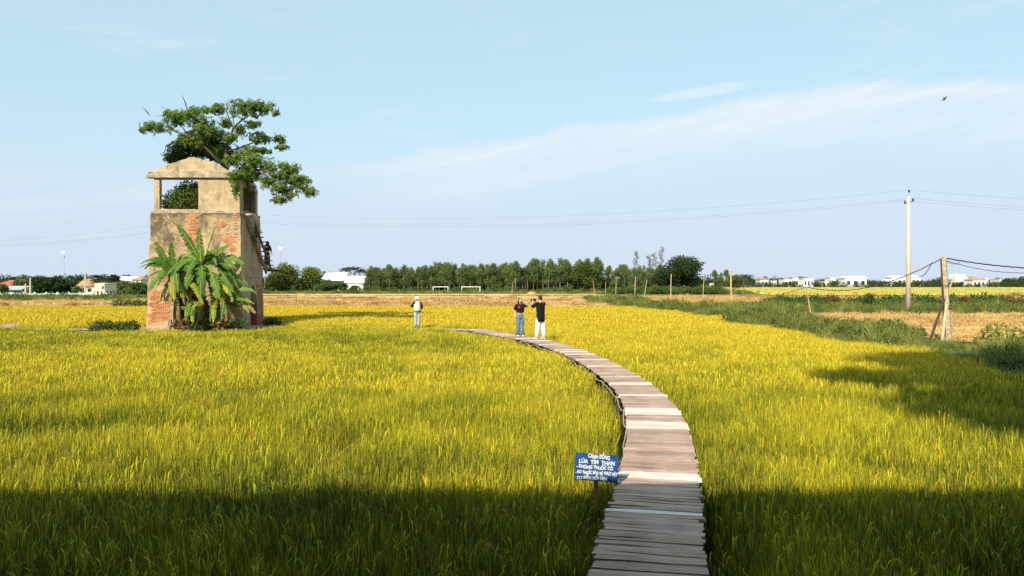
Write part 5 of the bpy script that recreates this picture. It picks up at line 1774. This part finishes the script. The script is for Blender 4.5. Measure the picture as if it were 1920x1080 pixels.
# mast lamps and village poles
def mast(px, top_py, d, label):
    b = Vector(((px - 960) / FPX * d, d, 0))
    H = W(px, top_py, d).z
    root = empty('light_mast', b, label, 'light mast')
    MB().tube([(0, 0, -.2), (0, 0, H - .8)], [.10, .06], 7).build('mast', M['galv'], root)
    MB().box((0, 0, H - 1.5), (.35, .3, .6)).build('junction_box', M['greywall'], root)
    for s in (-1, 0, 1):
        MB().box((s * .36, -.2, H - .3 + .06 * abs(s)), (.32, .25, .75), Matrix.Rotation(R(14 * s), 3, 'Y')).build('floodlight', M['lampwhite'], root)


mast(120, 472, 230, 'tall thin floodlight mast above the left village trees')
mast(526.5, 465, 235, 'tall thin floodlight mast right of the kiln tower')
for px, t, d, lb in ((160, 508, 172, 'white power pole with crossbar among the village houses'), (57, 522, 170, 'bare white pole by the brown-roofed house'), (48, 533, 170, 'short bare pole next to the bare white pole')):
    b = Vector(((px - 960) / FPX * d, d, 0))
    H = W(px, t, d).z
    root = empty('village_pole', b, lb, 'pole')
    MB().tube([(0, 0, -.2), (0, 0, H)], [.22, .16], 8).build('shaft', M['conc'], root)
    if px == 160:
        MB().box((0.2, 0, H - .1), (1.5, .12, .12)).build('crossbar', M['galv'], root)
    else:
        MB().tube([(0, 0, H - .05), (0, 0, H + .12)], [.19, .1], 8).build('cap', M['conc'], root)

# goals, boat-like white pile, notice
for px0, px1, lb in ((812, 840, 'left white football goal frame before the plantation'), (866, 900, 'right white football goal frame before the plantation')):
    d = 206
    x0, x1 = (px0 - 960) / FPX * d, (px1 - 960) / FPX * d
    root = empty('football_goal', ((x0 + x1) / 2, d, 0), lb, 'goal', 'football goals')
    w = x1 - x0
    h = W(0, 538, d).z
    for s in (-1, 1):
        MB().tube([(s * w / 2, 0, -.1), (s * w / 2, 0, h)], .11, 7).build('goal_post', M['goal'], root)
        MB().tube([(s * w / 2, 0, h), (s * w / 2, .9, h), (s * w / 2, 1.5, 0)], .05, 6).build('net_stay', M['goal'], root)
    MB().tube([(-w / 2 - .1, 0, h), (w / 2 + .1, 0, h)], .11, 7).build('crossbar', M['goal'], root)
d = 205
root = empty('notice_board', G(1334, 549, 0.03), 'small cream board standing right of the big dark tree', 'board')
s = root.location.y / FPX
MB().box((0, 0, 13 * s), (8 * s, .1, 10 * s)).build('panel', M['cream'], root)
for sx in (-1, 1):
    MB().tube([(sx * 3 * s, .12, -.1), (sx * 3 * s, .12, 16 * s)], .06, 6).build('leg', M['palebark'], root)


# bushes on the bank
for i, (px, py, d, w, h, m, lb, L) in enumerate([
        (1895, 650, 31, 90, 42, 'grass', 'tall bright green bush on the bank at the right edge', .2), (1645, 640, 33, 110, 32, 'weed', 'dark dense bush at the paddy edge left of the leaning post', .16), (1590, 622, 40, 90, 18, 'weed', 'low bush at the paddy edge below the bamboo pole', .16),
        (1420, 592, 58, 60, 16, 'weed', 'rounded bush on the bank left of the bamboo pole', .2), (1180, 569, 95, 40, 9, 'veg', 'dark little bush at the foot of the fence poles', .3), (1270, 580, 70, 60, 10, 'weed', 'low bush on the bank below the big dark tree', .25),
        (1925, 700, 21, 90, 44, 'weed', 'shaded bush in the dark corner of the bank at right', .14), (1628, 572, 78, 14, 22, 'leaf_bush', 'small upright sapling in the grass left of the concrete pole', .25), (1560, 566, 85, 22, 14, 'leaf_dry', 'thin brownish shrub in the stubble above the crop row', .25),
        (1905, 572, 80, 40, 22, 'leaf_dry', 'brownish shrub in the stubble at the right edge', .25), (1810, 572, 84, 22, 18, 'leaf_dry', 'pale wispy shrub right of the leaning post', .25)]):
    ground_bush(px, py, d, w, h, M[m], lb, 1200 + i, L, dens=150)


# ------------------------------------------------------------------ hand-painted sign
def sign():
    c = W(1118.5, 877, 8.62)
    base = Vector((c.x, c.y + 0.03, 0))
    root = empty('painted_sign', base, 'small tilted blue board with white hand-painted lettering beside the walkway', 'sign')
    w, h = 82 / FPX * 8.62, 50 / FPX * 8.62
    rot = Matrix.Rotation(R(4.2), 3, 'Y')
    MB().box((0, 0, 0), (w, 0.014, h)).build('board', M['bluepaint'], root)
    bo = root.children[0]
    bo.location = c - base
    bo.rotation_euler = (R(-6), R(5.0), R(2))
    MB().tube([(0.01, 0.035, -0.3), (0.0, 0.028, c.z - 0.02), (0.012, 0.030, c.z + h * 0.5 + 0.035)], [(0.024, 0.014), (0.024, 0.014), (0.02, 0.012)], 8).build('stake', M['orangewood'], root)
    lines = [('CÁNH ĐỒNG', 0.02, 0.118, 0.062, .50), ('LÚA  TÍM  THAN', 0.0, 0.055, 0.064, .82), ('- KHÔNG THUỐC CỎ', -0.02, -0.002, 0.050, .84), ('- KO THUỐC BẢO VỆ THỰC VẬT', 0.005, -0.062, 0.048, .96), ('- KO BIẾN ĐỔI GEN', -0.055, -0.122, 0.050, .74)]
    for k, (txt, x, z, size, frac) in enumerate(lines):
        cu = bpy.data.curves.new('lettering', 'FONT')
        cu.body = txt
        cu.size = size
        cu.align_x = 'CENTER'
        cu.align_y = 'CENTER'
        cu.extrude = 0.0012
        cu.offset = 0.0016
        cu.resolution_u = 3
        to = bpy.data.objects.new('lettering', cu)
        COL.objects.link(to)
        bpy.context.view_layer.update()
        me = bpy.data.meshes.new_from_object(to.evaluated_get(bpy.context.evaluated_depsgraph_get()))
        bpy.data.objects.remove(to)
        me.materials.clear()
        me.materials.append(M['letter'])
        xs = [v.co.x for v in me.vertices]
        kx = w * frac / max(0.01, max(xs) - min(xs))
        random.seed(k)
        for v in me.vertices:
            v.co.x *= kx
            v.co.y += 0.004 * math.sin(v.co.x * 40 + k)
        o = link('lettering', me, bo, (x, -0.0085, z))
        o.rotation_euler = (R(90), R(-0.6 * k + 1), 0)


sign()


# ------------------------------------------------------------------ people
def skin_mesh(verts, edges, radii, mat, sub=1):
    me = bpy.data.meshes.new('skin_tmp')
    bm = bmesh.new()
    sl = bm.verts.layers.skin.verify()
    vs = [bm.verts.new(v) for v in verts]
    for a, b in edges:
        bm.edges.new((vs[a], vs[b]))
    for i, v in enumerate(vs):
        r = radii[i]
        v[sl].radius = r if isinstance(r, tuple) else (r, r)
        v[sl].use_root = (i == 0)
    bm.to_mesh(me)
    bm.free()
    o = bpy.data.objects.new('skin_tmp', me)
    COL.objects.link(o)
    s = o.modifiers.new('s', 'SKIN')
    s.use_smooth_shade = True
    if sub:
        u = o.modifiers.new('u', 'SUBSURF')
        u.levels = u.render_levels = sub
    bpy.context.view_layer.update()
    out = bpy.data.meshes.new_from_object(o.evaluated_get(bpy.context.evaluated_depsgraph_get()))
    bpy.data.objects.remove(o)
    out.materials.clear()
    out.materials.append(mat)
    return out


def loft(mb, rings, seg=14, wav=0.0, cap=True):
    """rings: (cx, cy, z, rx, ry)"""
    vs, fs = [], []
    for j, (cx, cy, z, rx, ry) in enumerate(rings):
        for k in range(seg):
            a = 6.2832 * k / seg
            w = 1 + wav * math.sin(a * 5 + j * 1.7)
            vs.append((cx + rx * w * math.cos(a), cy + ry * w * math.sin(a), z + wav * 0.1 * math.sin(a * 3 + j)))
    for j in range(len(rings) - 1):
        for k in range(seg):
            k2 = (k + 1) % seg
            fs.append((j * seg + k, j * seg + k2, (j + 1) * seg + k2, (j + 1) * seg + k))
    if cap:
        fs.append(tuple(range(seg - 1, -1, -1)))
        fs.append(tuple(range((len(rings) - 1) * seg, len(rings) * seg)))
    return mb.add(vs, fs)


def person(base, H, yaw, label, arms, legs, top, bottom, hair, head_turn=(0, 0, 0), hat=None, seed=1):
    """local frame: +y is where the person faces, +x the person's right. Units are fractions of H.
    arms: {'R': (elbow, wrist), 'L': ...}; legs: {'R': (knee, ankle)}"""
    root = empty('person', base, label, 'person', None, yaw)
    V = lambda x, y, z: Vector((x, y, z)) * H
    neck = V(0, -.004, .845)
    hc = V(head_turn[0], head_turn[1] + .012, .928 + head_turn[2])
    sh = {'R': V(.102, 0, .808), 'L': V(-.102, 0, .808)}
    hip = {'R': V(.052, 0, .50), 'L': V(-.052, 0, .50)}
    A = {s: (V(*arms[s][0]), V(*arms[s][1])) for s in 'RL'}
    Lg = {s: (V(*legs[s][0]), V(*legs[s][1])) for s in 'RL'}
    verts = [V(0, 0, .525), V(0, .004, .62), V(0, 0, .72), V(0, -.005, .80), neck, hc - V(0, .01, .03)]
    rad = [(.085 * H, .062 * H), (.072 * H, .052 * H), (.088 * H, .060 * H), (.060 * H, .045 * H), (.033 * H, .033 * H), (.036 * H, .036 * H)]
    edges = [(0, 1), (1, 2), (2, 3), (3, 4), (4, 5)]
    hands = []
    for s in 'RL':
        e, w = A[s]
        i = len(verts)
        hd = (w - e).normalized()
        verts += [sh[s], sh[s].lerp(e, .5), e, e.lerp(w, .45), w, w + hd * .035 * H]
        rad += [.036 * H, .030 * H, .025 * H, .024 * H, .016 * H, .021 * H]
        edges += [(3, i), (i, i + 1), (i + 1, i + 2), (i + 2, i + 3), (i + 3, i + 4), (i + 4, i + 5)]
        hands.append((w + hd * .035 * H, hd))
        kn, an = Lg[s]
        i = len(verts)
        verts += [hip[s], hip[s].lerp(kn, .5), kn, kn.lerp(an, .35), an, an + V(0, .06, -.022)]
        rad += [.052 * H, .047 * H, .034 * H, .034 * H, .021 * H, .022 * H]
        edges += [(0, i), (i, i + 1), (i + 1, i + 2), (i + 2, i + 3), (i + 3, i + 4), (i + 4, i + 5)]
    body = skin_mesh(verts, edges, rad, M['skin'])
    # head, ears, nose and fingers join the same body mesh
    bm = bmesh.new()
    bm.from_mesh(body)
    ex = MB()
    ex.blob(hc, (.043 * H, .052 * H, .066 * H), 14, 10)
    ex.blob(hc + V(0, .050, -.008), (.008 * H, .012 * H, .014 * H), 6, 5)
    ex.blob(hc + V(0, .022, -.048), (.026 * H, .024 * H, .020 * H), 8, 6)
    for s in (-1, 1):
        ex.blob(hc + V(.043 * s, -.004, -.004), (.006 * H, .012 * H, .018 * H), 6, 5)
    for hp, hd in hands:
        sd = hd.cross(Vector((0, 1, .3))).normalized()
        nn = hd.cross(sd)
        for f in range(4):
            off = sd * (f - 1.5) * .011 * H
            L = (.040, .047, .044, .034)[f] * H
            ex.tube([hp + off * .9, hp + off + hd * L * .5 + nn * .004 * H, hp + off + hd * L * .85 + nn * .018 * H], [.0056 * H, .005 * H, .004 * H], 6)
        ex.tube([hp - hd * .015 * H + sd * .016 * H, hp + sd * .034 * H + hd * .012 * H, hp + sd * .036 * H + hd * .032 * H], [.0065 * H, .006 * H, .0045 * H], 6)
    em = ex.mesh('tmp', M['skin'], True)
    bm.from_mesh(em)
    body2 = bpy.data.meshes.new('body')
    bm.to_mesh(body2)
    bm.free()
    body2.materials.append(M['skin'])
    body2.polygons.foreach_set('use_smooth', [True] * len(body2.polygons))
    link('body', body2, root)
    for s in (-1, 1):
        MB().blob(hc + V(.017 * s, .047, .006), (.007 * H, .004 * H, .0045 * H), 6, 5).build('eye', M['eye'], root)
    MB().blob(hc + V(0, .047, -.034), (.013 * H, .005 * H, .004 * H), 6, 5).build('mouth', M['lip'], root)
    # hair
    hb = MB()
    hb.blob(hc + V(0, -.010, .014), (.0475 * H, .053 * H, .060 * H), 14, 9, .03)
    if hair == 'long':
        loft(hb, [(hc.x, hc.y - .028 * H, hc.z + .03 * H, .045 * H, .03 * H), (hc.x, hc.y - .034 * H, hc.z - .05 * H, .050 * H, .030 * H), (hc.x, -.045 * H, .80 * H, .056 * H, .026 * H), (hc.x, -.058 * H, .73 * H, .045 * H, .018 * H)], 12, .04)
        for s in (-1, 1):
            hb.tube([hc + V(.036 * s, .022, .04), hc + V(.045 * s, .026, -.02), V(.050 * s, .038, .81), V(.048 * s, .062, .745)], [.012 * H, .016 * H, .016 * H, .008 * H], 7)
    hb.build('hair', M['hair'], root, True)
    # clothes
    t = MB()
    loft(t, [(0, 0, z * H, rx * H, ry * H) for z, rx, ry in top['rings']], 16, top.get('wav', .025))
    for s in 'RL':
        e, w = A[s]
        k = top.get('sleeve', .6)
        pts = [sh[s] + (V(-.03, 0, .004) if s == 'R' else V(.03, 0, .004)), sh[s], sh[s].lerp(e, min(1, k / 1.0))]
        rr = [.044 * H, .043 * H, .044 * H]
        if k >= 1:
            pts += [e.lerp(w, k - 1)]
            rr += [.036 * H]
        t.tube(pts, rr, 10)
    t.build(top['name'], M[top['mat']], root, True)
    if 'over' in top:
        o2 = top['over']
        t = MB()
        loft(t, [(0, 0, z * H, rx * H, ry * H) for z, rx, ry in o2['rings']], 16, .02)
        t.build(o2['name'], M[o2['mat']], root, True)
    b = MB()
    if bottom['name'] == 'dress':
        loft(b, [(0, 0, z * H, rx * H, ry * H) for z, rx, ry in bottom['rings']], 16, .04)
    else:
        loft(b, [(0, 0, .60 * H, .074 * H, .056 * H), (0, 0, .555 * H, .088 * H, .066 * H), (0, 0, .50 * H, .098 * H, .070 * H), (0, 0, .465 * H, .088 * H, .062 * H)], 16, .01)
        r0, r1, r2 = bottom['r']
        for s in 'RL':
            kn, an = Lg[s]
            b.tube([hip[s] + V(0, 0, .01), hip[s].lerp(kn, .5), kn, kn.lerp(an, .5), an + V(0, 0, bottom.get('hem', -.012))], [.055 * H, r0 * H, r1 * H, (r1 + r2) / 2 * H, r2 * H], 12)
    b.build(bottom['name'], M[bottom['mat']], root, True)
    for s in 'RL':
        an = Lg[s][1]
        z0 = .022 * H
        f = MB()
        f.blob(Vector((an.x, an.y + .030 * H, z0)), (.027 * H, .078 * H, .024 * H), 12, 8)
        f.blob(Vector((an.x, an.y - .008 * H, z0 + .012 * H)), (.025 * H, .032 * H, .028 * H), 10, 6)
        f.build('shoe', M[bottom['shoe']], root, True)
    if hat:
        h = MB()
        loft(h, [(hc.x, hc.y, hc.z + .004 * H, .098 * H, .104 * H), (hc.x, hc.y, hc.z + .026 * H, .066 * H, .072 * H), (hc.x, hc.y, hc.z + .066 * H, .058 * H, .064 * H), (hc.x, hc.y - .004 * H, hc.z + .092 * H, .040 * H, .046 * H)], 16)
        h.build('hat', M[hat], root, True)
    return root


def on_path(px, y):
    return Vector(((px - 960) / FPX * y, y, WALK_Z + 0.004))


# man in black, seen from behind, photographing the woman
mb_ = on_path(1013.5, 30.9)
my = math.atan2(0.80, 0.60)          # local +y turned to the left and away
man = person(mb_, 1.77, R(38), 'man in black T-shirt and white trousers, back turned, raising a camera',
             {'R': ((.150, .115, .735), (.060, .205, .865)), 'L': ((-.155, .120, .735), (-.055, .205, .865))},
             {'R': ((.070, -.01, .27), (.082, -.03, .045)), 'L': ((-.062, .03, .27), (-.078, .045, .045))},
             {'name': 'shirt', 'mat': 'blackcloth', 'sleeve': .92, 'rings': [(.40, .110, .080), (.46, .112, .082), (.58, .106, .076), (.70, .116, .078), (.775, .122, .070), (.815, .098, .055), (.842, .046, .042)]},
             {'name': 'trousers', 'mat': 'whitecloth', 'r': (.062, .055, .045), 'shoe': 'whitecloth'}, 'short', (0.0, .008, -.003), seed=1)
cmr = empty('photo_camera', mb_ + Matrix.Rotation(R(38), 3, 'Z') @ Vector((0, .225 * 1.77, .885 * 1.77)), 'black camera held up by the man in black on the walkway', 'camera', None, R(38))
MB().box((0, 0, 0), (.145, .075, .10)).build('camera_body', M['gear'], cmr)
MB().box((0, 0, .062), (.06, .06, .03), top=.7).build('viewfinder', M['gear'], cmr)
MB().tube([(0, .03, 0), (0, .09, 0), (0, .095, 0), (0, .17, 0)], [.042, .042, .048, .048], 12).build('lens', M['gear'], cmr)

wb = on_path(975.5, 32.55)
person(wb, 1.62, R(180 + 14), 'woman in cropped black top and blue jeans shading her face with one arm',
       {'R': ((.150, -.01, .665), (.140, .045, .535)), 'L': ((-.185, .075, .800), (-.055, .095, .905))},
       {'R': ((.060, .01, .27), (.075, .0, .045)), 'L': ((-.040, .03, .27), (-.052, .03, .045))},
       {'name': 'top', 'mat': 'blackcloth', 'sleeve': .80, 'rings': [(.628, .100, .076), (.66, .104, .078), (.73, .110, .074), (.785, .112, .062), (.818, .088, .05), (.842, .042, .04)]},
       {'name': 'jeans', 'mat': 'jeans', 'r': (.056, .048, .058), 'shoe': 'whitecloth', 'hem': -.015}, 'long', (0.012, 0, -.004), seed=2)
MB().box((0, 0, 0), (.09, .012, .08)).build('shirt_print', M['redprint'], [c for c in bpy.data.objects if c.name.startswith('person') and c.location == wb][0], loc=(.085, .122, 1.25))

vb = Vector((-5.05, 40.9, walk_z(Vector((0, 41, 0))) + 0.006))
person(vb, 1.64, R(22), 'person in a white bucket hat, pale vest and grey jeans standing on the far walkway',
       {'R': ((.155, -.02, .665), (.125, .02, .545)), 'L': ((-.165, .065, .685), (-.110, .120, .800))},
       {'R': ((.048, .005, .27), (.045, .0, .045)), 'L': ((-.050, .01, .27), (-.050, .015, .045))},
       {'name': 'shirt', 'mat': 'blackcloth', 'sleeve': 1.35, 'rings': [(.505, .105, .078), (.58, .100, .074), (.70, .108, .072), (.78, .112, .064), (.815, .092, .052), (.842, .044, .042)],
        'over': {'name': 'vest', 'mat': 'vest', 'rings': [(.535, .110, .086), (.60, .106, .084), (.70, .114, .082), (.785, .112, .072), (.822, .080, .058), (.850, .050, .046)]}},
       {'name': 'jeans', 'mat': 'greyjeans', 'r': (.056, .046, .044), 'shoe': 'blackcloth'}, 'short', (0, .01, 0), hat='whitecloth', seed=3)

sb = Vector(((501 - 960) / FPX * 46.5, 46.5, 3.709))
person(sb, 1.66, R(-25), 'person with dark hair in a maroon dress standing on the kiln stair landing',
       {'R': ((.145, .03, .66), (.125, .09, .56)), 'L': ((-.145, .03, .66), (-.110, .10, .56))},
       {'R': ((.048, .005, .27), (.050, .0, .045)), 'L': ((-.050, .02, .27), (-.050, .03, .045))},
       {'name': 'bodice', 'mat': 'maroon', 'sleeve': 1.2, 'rings': [(.58, .088, .068), (.64, .090, .068), (.73, .108, .074), (.785, .112, .064), (.818, .090, .052), (.842, .042, .04)]},
       {'name': 'dress', 'mat': 'maroon', 'rings': [(.12, .125, .110), (.25, .118, .105), (.42, .112, .090), (.52, .104, .078), (.60, .084, .064)], 'shoe': 'whitecloth'}, 'long', (0, .012, -.006), seed=4)


# ------------------------------------------------------------------ bird
bd = W(1769, 186, 60)
bird = empty('bird', bd, 'tiny dark bird gliding high in the sky at the upper right', 'bird')
bird.rotation_euler = (R(78), R(52), R(10))
m = MB()
m.blob((0, 0, 0), (.10, .045, .045), 10, 7)
m.blob((.11, 0, .01), (.035, .03, .03), 8, 6)
m.add([(.14, 0, .01), (.17, 0, 0), (.14, .01, 0), (.14, -.01, 0)], [(0, 1, 2), (0, 3, 1), (2, 1, 3)])
m.build('body', M['gear'], bird, True)
for s in (-1, 1):
    MB().add([(.07, s * .03, .02), (.04, s * .24, .06), (-.04, s * .42, .03), (-.04, s * .22, .045), (-.06, s * .03, .015), (.06, s * .03, .0), (-.05, s * .03, .0)],
             [(0, 1, 3, 4), (1, 2, 3), (5, 6, 3, 1), (0, 5, 1), (6, 4, 3)]).build('wing', M['gear'], bird)
MB().add([(-.08, 0, .01), (-.20, .05, .01), (-.20, -.05, .01), (-.14, 0, -.005)], [(0, 1, 2), (0, 3, 1), (0, 2, 3), (1, 3, 2)]).build('tail', M['gear'], bird)


# ------------------------------------------------------------------ behind the camera: the house and the tall tree that shade the foreground
M['darkwood'] = simple('dark_timber_cladding', (0.07, 0.05, 0.035), 0.8, 0.3, 3, 0.3)
hb = empty('farmhouse', (-5, -5, 0), 'two-storey dark timber house behind the viewpoint that shades the near paddy', 'house')
HW, HD = 44.0, 4.4
fy = -1.3
HH = 7.4
MB().box((0, fy - HD / 2 + 5, (HH - .5) / 2 - .1), (HW, HD, HH - .3)).build('wall', M['darkwood'], hb)
MB().box((0, fy - HD / 2 + 5, HH - .2), (HW + .16, HD + .16, .4)).build('parapet', M['white'], hb)
wm = None
for st in (0, 1):
    for k in range(12):
        x = -19.9 + k * 3.55
        if st == 0 and abs(x + 5 - 0.25) < 1.7:
            continue
        c = (x, fy + 5, 1.6 + st * 3.1)
        f = MB().box((c[0], c[1] + .02, c[2]), (1.3, .08, 1.5)).build('window', M['frame'], hb)
        MB().box((c[0], c[1] + .075, c[2]), (1.1, .03, 1.3)).build('pane', M['glass'], f)
        MB().box((c[0], c[1] + .08, c[2] - .80), (1.5, .2, .08)).build('sill', M['slab'], f)
dr = MB().box((5.25, fy + 5.02, 1.55), (1.1, .08, 2.1)).build('door', M['orangewood'], hb)
MB().blob((5.65, fy + 5.09, 1.5), (.035, .035, .035), 8, 6).build('handle', M['galv'], dr)

# unseen roof added to block sky light; its front edge draws the shadow line
PY, PW = 2.9, 40.0
PZ = 0.55 + (8.72 - PY) / LY * math.tan(SUN_EL)
ph = empty('porch_roof', (-5, 0, 0), 'unseen roof on posts added above the viewpoint to block sky light', 'porch')  # no real porch, only an added roof that blocks sky light
MB().add([(-PW / 2, PY, PZ - .08), (PW / 2, PY, PZ - .08), (PW / 2, -1.34, PZ + .9), (-PW / 2, -1.34, PZ + .9), (-PW / 2, PY, PZ), (PW / 2, PY, PZ), (PW / 2, -1.34, PZ + .98), (-PW / 2, -1.34, PZ + .98)],
         [(3, 2, 1, 0), (4, 5, 6, 7), (0, 1, 5, 4), (1, 2, 6, 5), (2, 3, 7, 6), (3, 0, 4, 7)]).build('roof_sheet', M['darkwood'], ph)
for x in (-19, -11, -2.5, 12.5, 19):
    MB().tube([(x, PY - .3, -.2), (x, PY - .3, PZ)], .08, 8).build('post', M['post'], ph)  # posts of the added roof
random.seed(5)
lob = []
for a in range(46):
    an, k = random.uniform(0, 6.28), random.uniform(.05, 1) ** .6
    lob.append((3.1 * k * math.cos(an), 3.0 * k * math.sin(an), random.uniform(15.5, 23.5), 1.8, 1.7, 1.4))
lob += [(-4.6, .5, 19.6, 1.6, .8, .6), (-3.6, .5, 19.5, 1.6, .9, .7)]
TR = (2.4, -7.4, 0)
crown_tree('shade_tree', TR, 23, 'tall leafy tree behind the viewpoint whose shadow falls on the right of the paddy', lob, M['leaf_dark'], M['bark'], 480, 0.62, 6, trunk_r=.36, trunk_h=17, limbs=12, shell=.2, wide=.55)
